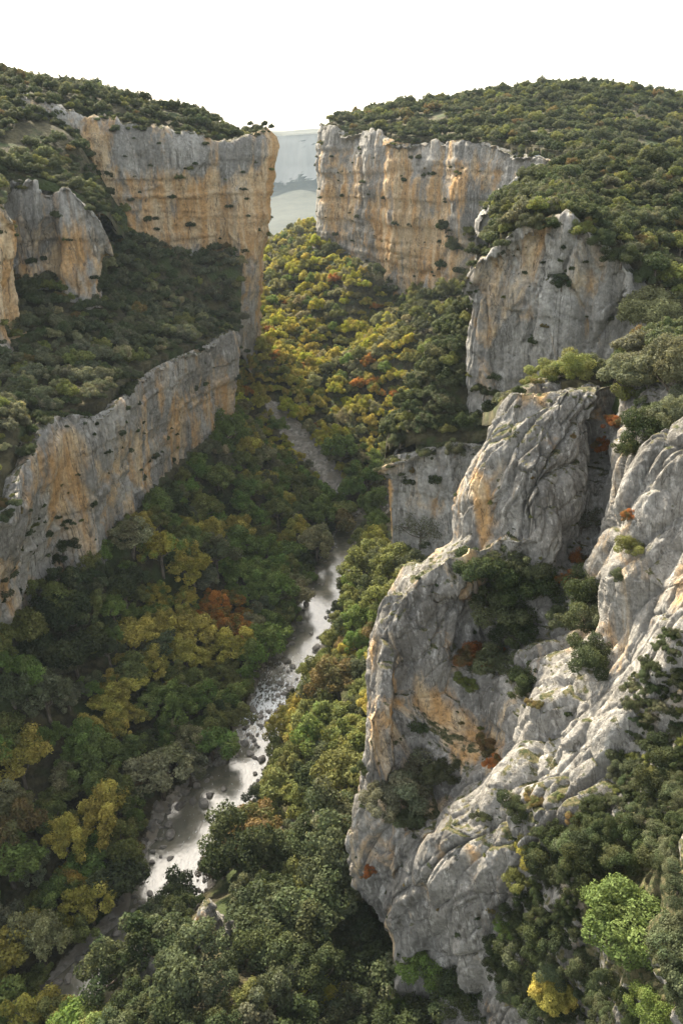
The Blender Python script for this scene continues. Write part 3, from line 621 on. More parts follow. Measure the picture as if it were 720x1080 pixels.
TREES = []       # (pos, r, height factor, kind, palette, zone)
class Hash:
    def __init__(s, c): s.c = c; s.d = {}
    def ok(s, p, r, f=0.8):
        i, j = int(p[0]//s.c), int(p[1]//s.c)
        for a in range(i-2, i+3):
            for b in range(j-2, j+3):
                for q, rq in s.d.get((a, b), ()):
                    if (q[0]-p[0])**2+(q[1]-p[1])**2 < (f*(r+rq))**2: return False
        s.d.setdefault((i, j), []).append((p, r)); return True
def scatter(surf, n, rr, pal, zone, kinds=('oak',), f=0.62, cond=None, minup=0.35, far_lim=1000, reject=True):
    V, Fc = surf; tri = V[Fc]; e1 = tri[:, 1]-tri[:, 0]; e2 = tri[:, 3]-tri[:, 0]; cr_ = np.cross(e1, e2); A = np.linalg.norm(cr_, axis=1); nz = np.abs(cr_[:, 2])/(A+1e-9)
    c = tri.mean(1); u, v, d = proj(c)
    m = (u > -110) & (u < 830) & (v > 0) & (v < 1230) & (d > 10) & (nz > minup) & (c[:, 1] < far_lim) & (c[:, 1] > 0)
    if cond is not None: m &= cond(c, u, v)
    idx = np.nonzero(m)[0]
    if not len(idx): return 0
    pick = rng.choice(idx, n, p=A[idx]/A[idx].sum()); H = Hash(rr[1]*1.1); cnt = 0
    for i in pick:
        a, b = random.random(), random.random(); p = tri[i, 0]+e1[i]*a+e2[i]*b
        r = rr[0]+(rr[1]-rr[0])*random.random()**1.2
        up, vp, dp = proj(p + (0, 0, r*0.8))
        if reject and clear_zone(float(up), float(vp)): continue
        if reject and zone == 'valley' and any(clear_zone(float(up)+sg*0.6*r*F/float(dp), float(vp)) for sg in (-1, 1)) and vp > 500 and up > 140: continue
        if not H.ok(p, r, f): continue
        pa = pal(float(up), float(vp)); TREES.append((p, r, random.choice(kinds), pa, zone)); cnt += 1
    return cnt
def pick(d):
    k = list(d); return random.choices(k, [d[x] for x in k])[0]
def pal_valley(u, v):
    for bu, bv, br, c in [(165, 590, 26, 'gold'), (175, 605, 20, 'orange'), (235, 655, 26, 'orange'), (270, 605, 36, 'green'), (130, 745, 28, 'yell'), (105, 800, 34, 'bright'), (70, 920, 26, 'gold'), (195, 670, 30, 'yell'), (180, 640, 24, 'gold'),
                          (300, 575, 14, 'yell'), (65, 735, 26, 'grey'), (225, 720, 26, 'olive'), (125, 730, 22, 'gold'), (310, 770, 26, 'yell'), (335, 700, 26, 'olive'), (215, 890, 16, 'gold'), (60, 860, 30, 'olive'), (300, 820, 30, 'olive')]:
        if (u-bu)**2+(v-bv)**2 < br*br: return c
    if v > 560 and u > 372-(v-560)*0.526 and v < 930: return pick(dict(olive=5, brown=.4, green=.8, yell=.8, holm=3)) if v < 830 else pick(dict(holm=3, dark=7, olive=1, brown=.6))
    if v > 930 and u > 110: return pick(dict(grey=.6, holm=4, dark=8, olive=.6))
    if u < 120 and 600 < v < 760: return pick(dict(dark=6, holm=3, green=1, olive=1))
    return pick(dict(dark=.8, holm=1, green=6, olive=5, brown=.5, yell=3, grey=2, sage=2, bright=2.5))  # deciduous tints, lightened in colour to make up for the valley's blocked light
def pal_sun(u, v):
    if (u-405)**2/30**2+(v-412)**2/14**2 < 1: return pick(dict(orange=3, gold=2))
    if u < 330 and 345 < v < 420: return pick(dict(gold=3, orange=1, yell=4, lime=2, olive=1))
    if u > 440 or u-400 > (v-300)*0.5 and v < 380: return pick(dict(holm=4, dark=2, olive=3, sage=1))
    return pick(dict(olive=1.5, yell=6, sage=5, holm=.6, green=1.5, gold=.8, orange=0.25, lime=6))  # autumn tints, brightened so the leaf colour carries part of the sun glow
ground = (Vv, Ff)
near_v = lambda c, u, v: (c[:, 1] < 348) & (u < 440) & (c[:, 0] > -115) & (river_dist(c[:, 0], c[:, 1])[1] > 1.5)
sunv = lambda c, u, v: (c[:, 1] >= 340) & (c[:, 1] < 1150) & (u > 225) & (u < 560)
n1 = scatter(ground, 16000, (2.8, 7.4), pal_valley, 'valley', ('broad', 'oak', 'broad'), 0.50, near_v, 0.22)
n2 = scatter(ground, 26000, (2.2, 5.0), pal_sun, 'sunny', ('broad', 'oak'), 0.54, sunv)
farv = lambda c, u, v: (c[:, 1] >= 860) & (c[:, 1] < 1700) & (u > 250) & (u < 352)
n2 += scatter(ground, 7000, (3.0, 5.5), lambda u, v: pick(dict(holm=4, olive=3, yell=1.5, sage=2)), 'sunny', ('broad', 'oak'), 0.52, farv, 0.2, 1800)
n3 = scatter(BENCH, 6000, (1.6, 4.0), lambda u, v: pick(dict(holm=5, grey=5, sage=1.5, olive=1, brown=.2)), 'bench', ('oak',), 0.52)
thin = lambda c, u, v: perlin(c*(0.045, 0.045, 0.0)+3) < 0.22
n4 = scatter(TOP, 14000, (0.9, 3.8), lambda u, v: pick(dict(holm=5, olive=1.5, grey=1, brown=.3, dark=4)), 'left_top', ('oak', 'oak', 'bush'), 0.58, thin, 0.15)
n5 = scatter(RTOP, 20000, (1.0, 4.2), lambda u, v: pick(dict(holm=5, olive=2, grey=1, brown=.4, dark=3)), 'right_top', ('oak', 'oak', 'bush'), 0.58, thin)
n6 = scatter(RIDGE, 5000, (1.4, 3.2), lambda u, v: pick(dict(holm=4, dark=4, grey=1, olive=1)), 'spur', ('oak',), 0.42, lambda c, u, v: c[:, 0] < 60, 0.1)
n6 += scatter(RIDGE, 9000, (0.9, 3.8), lambda u, v: pick(dict(holm=5, olive=2, grey=1, brown=.8, dark=4)), 'ridge', ('oak', 'bush'), 0.56, None, 0.12)
n7 = scatter(SPUR, 3500, (2.0, 3.6), lambda u, v: pick(dict(holm=3, dark=4, olive=1)), 'spur', ('oak',), 0.42, None, 0.12)
n8 = scatter(SHELF, 1500, (1.6, 3.4), lambda u, v: pick(dict(holm=3, grey=3, olive=3, brown=1)), 'shelf', ('oak', 'herobush'), 0.5)
dk = lambda u, v: pick(dict(holm=5, dark=3, olive=1.5, brown=.3))
for nm_, zn, cnt, rr in (('left_upper_cliff', 'left_wall', 1500, (0.8, 2.4)), ('left_lower_cliff', 'low_wall', 1200, (0.6, 2.2)), ('left_near_crag', 'left_crag', 500, (0.6, 2.0)), ('left_middle_crag', 'left_crag', 600, (0.6, 2.0)),
                         ('right_upper_cliff', 'right_wall', 1500, (0.8, 2.6)), ('right_buttress', 'buttress_face', 700, (0.6, 2.0)), ('right_lower_buttress', 'lower_buttress', 400, (0.5, 1.6)), ('right_crest_cliff', 'crest', 250, (0.6, 1.8))):
    print(nm_, scatter(WALLS[nm_], cnt, rr, dk, zn, ('bush', 'oak') if rr[1] > 2.1 else ('bush',), 0.55, lambda c, u, v: perlin(c*(0.07, 0.07, 0.10)+9) > 0.10, 0.62, reject=False))
print("TREES", n1, n2, n3, n4, n5, n6, n7, n8)


# shrubs and trees rooted on rock, each at its own spot
HERO = []        # pos, r, kind, palette, label, name, stretch
def put(u, v, rp, pal, kd, label=None, hz=1.0, name=None, lift=0.0, sink=0.35):
    h = cast(u, v)
    if h[0] is None: return
    p = h[0]; dep = float(proj(np.array(p))[2]); r = rp*dep/F*(1.22 if label and ('thicket' in label or 'mat' in label) else 1.0)
    HERO.append((Vector((p.x, p.y, p.z - r*sink + lift)), r, kd, pal, label, name or 'shrub', hz))
put(672, 990, 68, 'bright', 'hero', 'bright green leafy tree at the foot of the near crag', 0.95, 'broadleaf_tree', sink=.75)
put(722, 1010, 50, 'holm', 'hero', 'dark green tree right of the bright green leafy tree', 1.0, 'broadleaf_tree', sink=.9)
put(582, 1055, 32, 'yell', 'hero', 'small yellow-green tree left of the bright green leafy tree', 1.0, 'broadleaf_tree', sink=.7)
put(345, 1062, 33, 'lime', 'hero', 'bright yellow tree at the bottom beside the crag foot', 1.0, 'broadleaf_tree', sink=.8)
put(443, 575, 26, 'grey', 'sparse', 'thin grey-green tree with bare dark limbs on the crag shoulder', 1.0, 'gnarled_tree', sink=0.2)
put(612, 560, 24, 'holm', 'sparse', 'leaning sparse tree in the gully above the rust-orange shrubs', 1.0, 'gnarled_tree', sink=0.4)
put(688, 352, 42, 'sage', 'hero', 'pale grey-green rounded tree above the grey trees on the right shelf', 1.0, 'oak_tree', sink=.5)
put(704, 412, 50, 'grey', 'hero', 'large grey-green tree on the right shelf below the pale one', 1.0, 'oak_tree', sink=.5)
put(662, 412, 34, 'grey', 'hero', 'grey-green tree on the right shelf beside the large one', 1.0, 'oak_tree', sink=.5)
put(605, 398, 26, 'olive', 'herobush', 'olive shrub crowning the peak of the near crag', sink=.2)
put(578, 400, 18, 'olive', 'herobush', 'smaller olive shrub at the left end of the crag peak', sink=.2)
put(632, 398, 22, 'holm', 'herobush', 'dark shrub behind the crag peak next to the gully head', sink=.2)
put(690, 455, 34, 'dark', 'herobush', 'dark shrub hanging under the large grey-green tree')
put(712, 440, 30, 'grey', 'herobush', 'grey-green shrub at the right frame edge under the large tree')
put(650, 450, 17, 'rust', 'herobush', 'rust-brown shrub at the head of the gully')
put(640, 472, 13, 'rust', 'herobush', 'small rust-brown shrub just below the gully head')
put(668, 478, 18, 'dark', 'herobush', 'dark shrub on the lip of the right slab')
for a in [(503, 608, 27, 'dark', 'dark shrub forming the left side of the central thicket on the crag'), (540, 598, 27, 'holm', 'dark green shrub topping the central thicket on the crag'), (558, 628, 28, 'dark', 'dark shrub on the right side of the central thicket'),
          (522, 640, 30, 'holm', 'broad dark green shrub in the middle of the central thicket'), (545, 668, 22, 'dark', 'dark shrub at the bottom of the central thicket')]:
    put(a[0], a[1], a[2], a[3], 'herobush', a[4])
for a in [(618, 632, 26, 'dark', 'dark shrub at the top of the right gully thicket'), (628, 662, 28, 'holm', 'dark green shrub in the middle of the right gully thicket'), (622, 700, 24, 'dark', 'dark shrub at the bottom of the right gully thicket'), (598, 655, 16, 'holm', 'small dark shrub left of the right gully thicket'),
          (612, 594, 13, 'rust', 'rust-orange shrub above the right gully thicket'), (600, 612, 10, 'rust', 'small rust-orange shrub beside the right gully thicket'), (662, 545, 10, 'rust', 'rust-orange tuft on the right slab'), (664, 578, 17, 'olive', 'olive shrub on the right slab beside the gully'),
          (652, 608, 10, 'holm', 'small green shrub under the olive shrub on the right slab'),
          (505, 698, 18, 'rust', 'rust-orange shrub under the central thicket'), (527, 705, 22, 'holm', 'dark green shrub right of the rust-orange shrub under the thicket'), (552, 722, 20, 'dark', 'dark shrub lowest under the central thicket'), (490, 722, 14, 'olive', 'olive shrub left below the rust-orange shrub'), (565, 745, 10, 'brown', 'brown tuft below the lowest dark shrub'),
          (408, 842, 21, 'grey', 'grey-green shrub at the left of the lower ledge mat'), (438, 828, 27, 'grey', 'largest grey-green shrub of the lower ledge mat'), (466, 820, 20, 'holm', 'dark green shrub at the right of the lower ledge mat'), (428, 866, 18, 'holm', 'dark green shrub hanging under the lower ledge mat'), (385, 815, 10, 'dark', 'small dark shrub left above the lower ledge mat'),
          (440, 768, 8, 'holm', 'small shrub in the hollow above the lower ledge mat'), (512, 788, 14, 'brown', 'brown shrub in the crack of the lower slab'), (520, 805, 10, 'rust', 'small rust-brown shrub in the crack of the lower slab'), (540, 852, 18, 'dark', 'dark shrub on the ledge of the lower slab'), (562, 846, 12, 'brown', 'brown shrub on the right of the lower slab ledge'), (510, 862, 10, 'dark', 'small dark shrub below the lower slab ledge'),
          (390, 920, 10, 'rust', 'rust-orange shrub in the left side cleft of the crag'), (562, 905, 20, 'yell', 'yellow-green shrub on the slope right of the lower slab'), (548, 930, 18, 'olive', 'olive shrub below the yellow-green shrub'),
          (460, 1030, 40, 'green', 'large green creeper-covered shrub at the crag foot'), (490, 1058, 34, 'dark', 'dark shrub at the crag foot right of the green one'), (428, 1058, 22, 'green', 'green shrub at the bottom left of the crag foot'),
          (510, 415, 13, 'dark', 'dark shrub in the hollow of the right buttress'), (518, 428, 9, 'dark', 'smaller dark shrub under the one in the right buttress hollow'), (592, 292, 7, 'holm', 'small dark shrub high on the right buttress face'),
          (553, 288, 4, 'holm', 'tiny shrub on the upper face of the right buttress'), (470, 240, 10, 'dark', 'dark shrub on the far right wall top of the patch'), (478, 262, 11, 'holm', 'dark green shrub mid patch on the far right wall'), (466, 280, 8, 'dark', 'dark shrub low in the patch on the far right wall'), (484, 286, 8, 'holm', 'small green shrub low on the far right wall'),
          (155, 232, 6, 'holm', 'small dark shrub on the ledge of the left mesa wall'), (163, 231, 4, 'dark', 'tiny dark shrub beside the one on the left mesa ledge'), (200, 238, 6, 'dark', 'dark shrub on the ledge of the left mesa wall, further right'), (243, 218, 4, 'holm', 'tiny shrub in the middle of the left mesa wall'),
          (66, 578, 14, 'dark', 'dark shrub in the hollow of the lower left cliff'), (62, 590, 10, 'dark', 'dark shrub under the hollow of the lower left cliff'), (432, 509, 7, 'dark', 'dark shrub on the left of the lower buttress face'), (459, 507, 8, 'dark', 'dark shrub on the right of the lower buttress face'), (424, 592, 13, 'dark', 'dark shrub at the left end of the crag shoulder'),
          (405, 470, 11, 'dark', 'dark shrub at the left tip of the lower buttress brink'), (412, 455, 13, 'holm', 'dark green shrub above the left tip of the lower buttress'), (422, 466, 12, 'holm', 'dark green shrub just inside the lower buttress brink'), (402, 486, 7, 'dark', 'small dark shrub hanging from the lower buttress tip'),
          (503, 268, 13, 'dark', 'dark shrub at the left end of the buttress brow'), (517, 252, 15, 'holm', 'dark green shrub on the left of the buttress brow'), (538, 243, 12, 'olive', 'olive shrub left of the highest point of the buttress brow'), (562, 240, 14, 'holm', 'dark green shrub on the highest point of the buttress brow'),
          (586, 240, 15, 'dark', 'dark shrub just right of the highest point of the buttress brow'), (610, 246, 14, 'olive', 'olive shrub on the right of the buttress brow'), (634, 256, 16, 'holm', 'dark green shrub on the right shoulder of the buttress'), (655, 274, 17, 'dark', 'dark shrub low on the right shoulder of the buttress'), (676, 296, 16, 'holm', 'dark green shrub at the right end of the buttress brow'),
          (592, 300, 12, 'dark', 'dark shrub in the niche on the buttress face'), (104, 222, 11, 'dark', 'dark shrub at the top of the gully beside the middle crag'), (112, 236, 12, 'holm', 'dark green shrub in the gully beside the middle crag'), (119, 252, 11, 'dark', 'dark shrub low in the gully beside the middle crag'), (96, 206, 11, 'holm', 'dark green shrub above the gully beside the middle crag'), (88, 192, 11, 'dark', 'dark shrub where the plateau slope meets the mesa wall'),
          (448, 480, 12, 'holm', 'dark green shrub on the brink of the lower buttress'), (480, 478, 12, 'holm', 'dark green shrub between lower buttress and near crag'), (497, 248, 12, 'olive', 'olive shrub on the left brow of the right buttress'), (482, 262, 10, 'holm', 'green shrub at the left corner of the right buttress top')]:
    put(a[0], a[1], a[2], a[3], 'herobush' if a[2] > 9 else 'bush', a[4])
HH = Hash(4)
def sprinkle(n, poly, rr, pals, kd, zone, surf=None, f=0.6):
    us = [p[0] for p in poly]; vs = [p[1] for p in poly]; c = 0; done = []
    for _ in range(n*6):
        if c >= n: break
        u, v = random.uniform(min(us), max(us)), random.uniform(min(vs), max(vs))
        if not inpoly(np.array([u]), np.array([v]), poly)[0]: continue
        if zone == 'crag_foot' and ((u-672)/58)**2+((v-985)/70)**2 < 1: continue
        h = cast(u, v)
        if h[0] is None: continue
        r = random.uniform(*rr); p = np.array(h[0])
        if any(np.linalg.norm(p-q) < f*(r+rq) for q, rq in done): continue
        done.append((p, r)); TREES.append((p - (0, 0, r*0.25), r, kd, pick(pals), zone)); c += 1
sprinkle(150, [(650, 820), (720, 790), (720, 1080), (540, 1080), (515, 1010), (565, 915), (620, 865)], (1.0, 3.2), dict(dark=8, holm=3, green=.5), 'herobush', 'crag_foot', f=.5)
sprinkle(75, [(668, 700), (720, 665), (720, 850), (640, 850), (662, 780)], (0.5, 1.4), dict(olive=1, grey=1, holm=4, dark=4), 'herobush', 'creeper', f=.55)
sprinkle(26, [(560, 880), (620, 850), (640, 960), (540, 1000)], (0.8, 1.7), dict(dark=4, holm=4, brown=1), 'herobush', 'crag_foot')
sprinkle(70, [(480, 470), (560, 405), (640, 420), (640, 700), (600, 860), (520, 980), (400, 1040), (350, 930), (365, 700), (410, 610), (470, 590)], (0.18, 0.55), dict(olive=3, holm=4, brown=2, dark=2), 'small', 'crag_face')
sprinkle(14, [(490, 300), (520, 255), (560, 232), (640, 270), (690, 340), (640, 400), (520, 430), (484, 445)], (0.4, 1.1), dict(olive=3, holm=4, brown=1, dark=2), 'small', 'buttress_face')
sprinkle(12, [(80, 140), (280, 160), (275, 250), (130, 245)], (0.6, 1.5), dict(holm=4, dark=2), 'small', 'left_wall')
sprinkle(16, [(338, 150), (520, 170), (480, 318), (335, 250)], (0.7, 1.8), dict(holm=4, dark=2), 'small', 'right_wall')
sprinkle(9, [(70, 455), (240, 360), (240, 440), (120, 560), (50, 600)], (0.4, 1.1), dict(holm=4, dark=2), 'small', 'low_wall')

# ------------------------------------------------------------------ choose which trees stand alone
CW = dict(holm='dark green', dark='blackish green', grey='grey-green', green='mid green', bright='bright green', olive='olive', yell='yellow-green', gold='golden', orange='orange', brown='brownish', rust='rust-brown', lime='yellow', sage='pale green')
def place(p, zone):
    u, v, d = [float(a) for a in proj(np.array(p))]
    if zone == 'valley':
        if u > 130 and v > 935 or (v > 870 and u > 190): return 'on the wooded knoll below the pool', 'trees on the knoll below the pool'
        q, past = river_dist(np.array([p[0]]), np.array([p[1]])); i = int(np.argmin(np.hypot(RCL[:, 0]-p[0], RCL[:, 1]-p[1])))
        side = 'right' if p[0] > RCL[i, 0] else 'left'
        uu, vv, _ = proj(RCL[i]); st = 'the bright upper reach' if vv < 640 else 'the narrow middle reach' if vv < 745 else 'the wide pool' if vv < 900 else 'the gravel riverbed'
        if past[0] < 9: return f'at {side} edge of {st}', f'trees on the {side} river bank'
        if side == 'left' and p[0] < -52 and p[1] > 150: return f'at the cliff foot above {st}', 'trees at the foot of the left cliff'
        return f'on the {side} slope above {st}', f'trees on the {side} river bank'
    if zone == 'sunny':
        a = 'beside the scree' if v > 430 and u < 400 else 'behind the scree tip' if u < 330 and v > 340 else 'under the far right wall' if v < 330 else 'in the sunlit hollow' if u < 400 else 'on the shaded valley side'
        return a, 'trees in the sunlit side valley'
    if zone == 'bench':
        a = 'under the left mesa wall' if v < 290 and u > 115 else 'on the brink of the lower cliff' if p[0] > -82 and v > 330 else 'below the middle crag' if u < 110 and v < 380 else 'in the middle of the bench'
        return a, 'trees on the left bench'
    if zone == 'left_top': return ('on the left skyline' if v < 125 else 'along the left mesa rim' if u > 90 and v < 190 else 'on the slope above the left crags'), 'trees on the left plateau'
    if zone == 'right_top': return ('on the right skyline' if v < 112 else 'along the right mesa rim' if u < 560 else 'on the right plateau slope'), 'trees on the right plateau'
    if zone == 'ridge': return ('along the brow of the right buttress' if v > 235 and u < 640 else 'on the right ridge under the plateau' if v < 225 else 'on the right ridge beside the buttress'), 'trees on the right ridge'
    if zone == 'spur': return 'on the dark spur behind the lower buttress', 'trees on the dark spur'
    if zone == 'shelf': return 'on the shelf behind the crag peak', 'trees on the near shelf'
    if zone == 'crag_foot': return ('at the dark foot of the crag' if v > 930 else 'on the dark slope right of the slab'), 'shrubs at the crag foot'
    if zone == 'creeper': return 'matting the right edge of the crag', 'shrubs matting the right of the crag'
    if zone == 'crag_face': return ('high on the near crag' if v < 600 else 'in the middle of the near crag' if v < 800 else 'low on the near crag'), 'tufts on the near crag'
    return {'buttress_face': 'on the right buttress face', 'left_wall': 'on the left mesa wall', 'right_wall': 'on the far right wall', 'low_wall': 'on the lower left cliff', 'left_crag': 'on the crags of the left slope', 'lower_buttress': 'on the lower right buttress', 'crest': 'on the pale crest above the right buttress'}[zone], 'tufts on the cliff faces'
SHR = ('bush', 'herobush', 'small')
ent = []
for p, r, kd, pa, zone in TREES:
    p = np.asarray(p, float); top = p + (0, 0, r*1.3); u, v, d = [float(a) for a in proj(top)]
    vis = (-5 < u < 725) and (-5 < v < 1085) and (visible(top) or visible(p+(0, 0, r*.9)))
    ent.append([p, r, kd, pa, zone, (r/d*F)**2 if vis else 0])
ent.sort(key=lambda e: -e[5])
tree_i = [e for e in ent if e[2] not in SHR and e[5] > 0][:290]
shrub_i = [e for e in ent if e[2] in SHR and e[5] > 0][:max(0, 290-len(HERO))]
solo = set(id(e) for e in tree_i + shrub_i); rest = [e for e in ent if id(e) not in solo]
print("solo", len(tree_i), len(shrub_i), "hero", len(HERO), "rest", len(rest))

def plant(name, p, r, kd, pa, label, cat, group=None, hz=None):
    me, tk = random.choice(KIND[kd])
    root = bpy.data.objects.new(name, None); COL.objects.link(root)
    root.location = tuple(p); hz = hz or random.uniform(0.88, 1.18); root.scale = (r*random.uniform(.85, 1.15), r*random.uniform(.85, 1.15), r*hz)
    root.rotation_euler = (random.uniform(-.06, .06), random.uniform(-.06, .06), random.uniform(0, 6.28))
    if len(label.split()) > 16: label = label.replace(' the ', ' ')
    root.empty_display_size = 0.3; root['label'] = label; root['category'] = cat
    if group: root['group'] = group
    c = link("crown", me, root); a, b = T[pa]
    c['tint'] = list(jit(a)); c['tint2'] = list(jit(b)); link("trunk" if cat == 'tree' else "stem", tk, root)
    return c
def nm(kd, cat, pa):
    if cat == 'shrub': return 'shrub'
    return 'broadleaf_tree' if kd in ('broad',) else 'oak_tree'
ORD = 'first second third fourth fifth sixth seventh eighth ninth tenth eleventh twelfth'.split()
NUM = 'zero one two three four five six seven eight nine ten eleven twelve'.split()
bins = {}
for e in tree_i + shrub_i:
    cat = 'shrub' if e[2] in SHR else 'tree'; pl, grp = place(e[0], e[4])
    big = 'large ' if e[1] > (5.0 if e[4] in ('valley', 'sunny') else 3.5) else ('small ' if cat == 'tree' and e[1] < 3.0 else '')
    if cat == 'shrub': grp = grp.replace('trees', 'shrubs'); big = ''
    bins.setdefault((big, CW[e[3]], cat, pl, grp), []).append(e)
BAND = {1: [''], 2: ['upper ', 'lower '], 3: ['upper ', 'middle ', 'lower '], 4: ['top ', 'upper ', 'lower ', 'bottom '], 5: ['top ', 'upper ', 'middle ', 'lower ', 'bottom ']}
def bands(L, vf):                    # split a crowded list into picture bands of at most twelve
    L = sorted(L, key=vf); k = min(5, -(-len(L)//12)); m = -(-len(L)//k)
    return [(BAND[k][i], L[i*m:(i+1)*m]) for i in range(k)]
for (big, cw, cat, pl, grp), L0 in bins.items():
    for bd, L in bands(L0, lambda e: float(proj(e[0])[1])):
        L.sort(key=lambda e: float(proj(e[0])[0])); n = len(L)
        for i, e in enumerate(L):
            if len(L0) == 1: lab = f'{big}{cw} {cat} {pl}'
            elif n == 2: lab = f'{"left" if i == 0 else "right"} one of two {bd}{big}{cw} {cat}s {pl}'
            elif i < 12: lab = f'{ORD[i]} from left, {bd}{big}{cw} {cat}s {pl}'
            else: lab = f'one of the rightmost {bd}{big}{cw} {cat}s {pl}'
            plant(nm(e[2], cat, e[3]), e[0], e[1], e[2], e[3], lab, cat, grp)
for p, r, kd, pa, lab, name, hz in HERO:
    plant(name, p, r, kd, pa, lab, 'tree' if 'tree' in name else 'shrub', None, hz)

# the rest of the wood: one object
def forest(name, rest):
    protos = []; pidx = {}
    for kd in KIND:
        pidx[kd] = []
        for me, tk in KIND[kd]:
            src = next((o for o in bpy.data.objects if o.data == me), None)
            if src: pidx[kd].append(len(protos)); protos.append(src)
    n = len(rest); me = bpy.data.meshes.new(name); me.vertices.add(n)
    me.vertices.foreach_set('co', np.array([e[0] for e in rest], np.float32).ravel())
    def at(nm_, ty, arr, key):
        a = me.attributes.new(nm_, ty, 'POINT'); a.data.foreach_set(key, np.asarray(arr).ravel())
    idx = []; scl = []; rot = []; t1 = []; t2 = []
    for e in rest:
        ks = pidx[e[2]] or pidx['oak']; idx.append(random.choice(ks)); r = e[1]; scl.append((r, r*random.uniform(.9, 1.1), r*random.uniform(.88, 1.18)))
        rot.append((0, 0, random.uniform(0, 6.28))); a, b = T[e[3]]; t1.append(jit(a)+(1,)); t2.append(jit(b)+(1,))
    at('idx', 'INT', np.array(idx, np.int32), 'value'); at('scl', 'FLOAT_VECTOR', np.array(scl, np.float32), 'vector'); at('rot', 'FLOAT_VECTOR', np.array(rot, np.float32), 'vector')
    at('tint', 'FLOAT_COLOR', np.array(t1, np.float32), 'color'); at('tint2', 'FLOAT_COLOR', np.array(t2, np.float32), 'color')
    o = link(name, me, kind='stuff'); g = bpy.data.node_groups.new(name, 'GeometryNodeTree')
    g.interface.new_socket('Geometry', in_out='INPUT', socket_type='NodeSocketGeometry'); g.interface.new_socket('Geometry', in_out='OUTPUT', socket_type='NodeSocketGeometry')
    N = g.nodes; Lk = g.links; gi = N.new('NodeGroupInput'); go = N.new('NodeGroupOutput'); j = N.new('GeometryNodeJoinGeometry')
    for s_ in reversed(protos):
        oi = N.new('GeometryNodeObjectInfo'); oi.inputs['Object'].default_value = s_; oi.inputs['As Instance'].default_value = True; oi.transform_space = 'ORIGINAL'
        Lk.new(oi.outputs['Geometry'], j.inputs[0])
    ip = N.new('GeometryNodeInstanceOnPoints'); ip.inputs['Pick Instance'].default_value = True
    mp = N.new('GeometryNodeMeshToPoints'); Lk.new(gi.outputs[0], mp.inputs[0]); Lk.new(mp.outputs[0], ip.inputs['Points']); Lk.new(j.outputs[0], ip.inputs['Instance'])
    for a, dt, sk in (('idx', 'INT', 'Instance Index'), ('rot', 'FLOAT_VECTOR', 'Rotation'), ('scl', 'FLOAT_VECTOR', 'Scale')):
        na = N.new('GeometryNodeInputNamedAttribute'); na.data_type = dt; na.inputs['Name'].default_value = a; Lk.new(na.outputs[0], ip.inputs[sk])
    Lk.new(ip.outputs[0], go.inputs[0]); m = o.modifiers.new('forest', 'NODES'); m.node_group = g
    return protos
protos = forest("forest", rest)

# ------------------------------------------------------------------ boulders
def boulder_mesh(seed):
    g = np.random.default_rng(seed); n = 14; th = np.linspace(0, np.pi, n); ph = np.linspace(0, 2*np.pi, 21)[:-1]
    V = [(0, 0, 1)]+[(math.sin(a)*math.cos(b), math.sin(a)*math.sin(b), math.cos(a)) for a in th[1:-1] for b in ph]+[(0, 0, -1)]
    V = np.array(V); pl = g.normal(size=(9, 3)); pl /= np.linalg.norm(pl, axis=1)[:, None]; dd = g.uniform(0.5, 0.85, 9)
    for q, d in zip(pl, dd):
        s_ = V@q; m = s_ > d; V[m] -= ((s_[m]-d)[:, None])*q*0.9
    V = V*(1+0.16*fbm(V*1.6+seed, 3)[:, None])*(1, 0.8, 0.6)
    Fc = []
    m = len(ph)
    for i in range(m): Fc.append((0, 1+i, 1+(i+1) % m, 1+(i+1) % m))
    quads = [(1+i*m+j, 1+(i+1)*m+j, 1+(i+1)*m+(j+1) % m, 1+i*m+(j+1) % m) for i in range(n-3) for j in range(m)]
    tris = [(0, 1+i, 1+(i+1) % m) for i in range(m)] + [(len(V)-1, 1+(n-3)*m+(i+1) % m, 1+(n-3)*m+i) for i in range(m)]
    me = bpy.data.meshes.new("boulder"); me.from_pydata(V.tolist(), [], quads+tris); me.materials.append(BOULDER); me.update(); return me
BM = [boulder_mesh(i) for i in range(7)]
BL = [(180, 880, 8, 5), (178, 870, 5, 3), (168, 855, 8, 6), (203, 845, 6, 4), (190, 850, 6, 4), (215, 848, 7, 3), (222, 838, 5, 3), (196, 836, 6, 4), (172, 893, 4, 2), (236, 832, 4, 3), (180, 905, 4, 2)]
seen = []
spots = []
for u, v, a, b in BL:
    p = WZ(u, v, -149.8); spots.append((p, a*proj(p)[2]/F))
for _ in range(700):
    i = random.randint(0, 399); side = random.choice((-1, 1)); k_ = random.gauss(1.0, 0.28); t_ = RCL[min(i+1, 399)]-RCL[max(i-1, 0)]; t_ = t_/np.linalg.norm(t_)
    uu, vv, _d = proj(RCL[i])
    if vv > 690 and vv < 800: k_ = random.uniform(-0.2, 1.3)
    p = RCL[i] + np.array([-t_[1], t_[0], 0])*side*k_*RWD[i]; r = min(2.6, random.lognormvariate(-0.35, 0.5))
    if 800 < vv < 930 and abs(k_) < 0.7 and random.random() < .8: continue
    if vv < 680 and abs(k_) < 0.75 and random.random() < .7: continue
    if any(np.hypot(*(p-q)[:2]) < 0.75*(r+rq) for q, rq in spots): continue
    spots.append((p, float(r)))
seen = []
for p, r in spots:
    h = drop_to(p[0], p[1], -120)
    z = max(-150.0, h.z if h else -150.0); q = np.array([p[0], p[1], z + r*0.1]); u, v, d = [float(a) for a in proj(q)]
    if 0 < u < 720 and 0 < v < 1080 and visible(q + (0, 0, r)): seen.append((q, float(r), v, u, d))
seen.sort(key=lambda a: -a[1]/a[4]); seen = seen[:290]
bb = {}
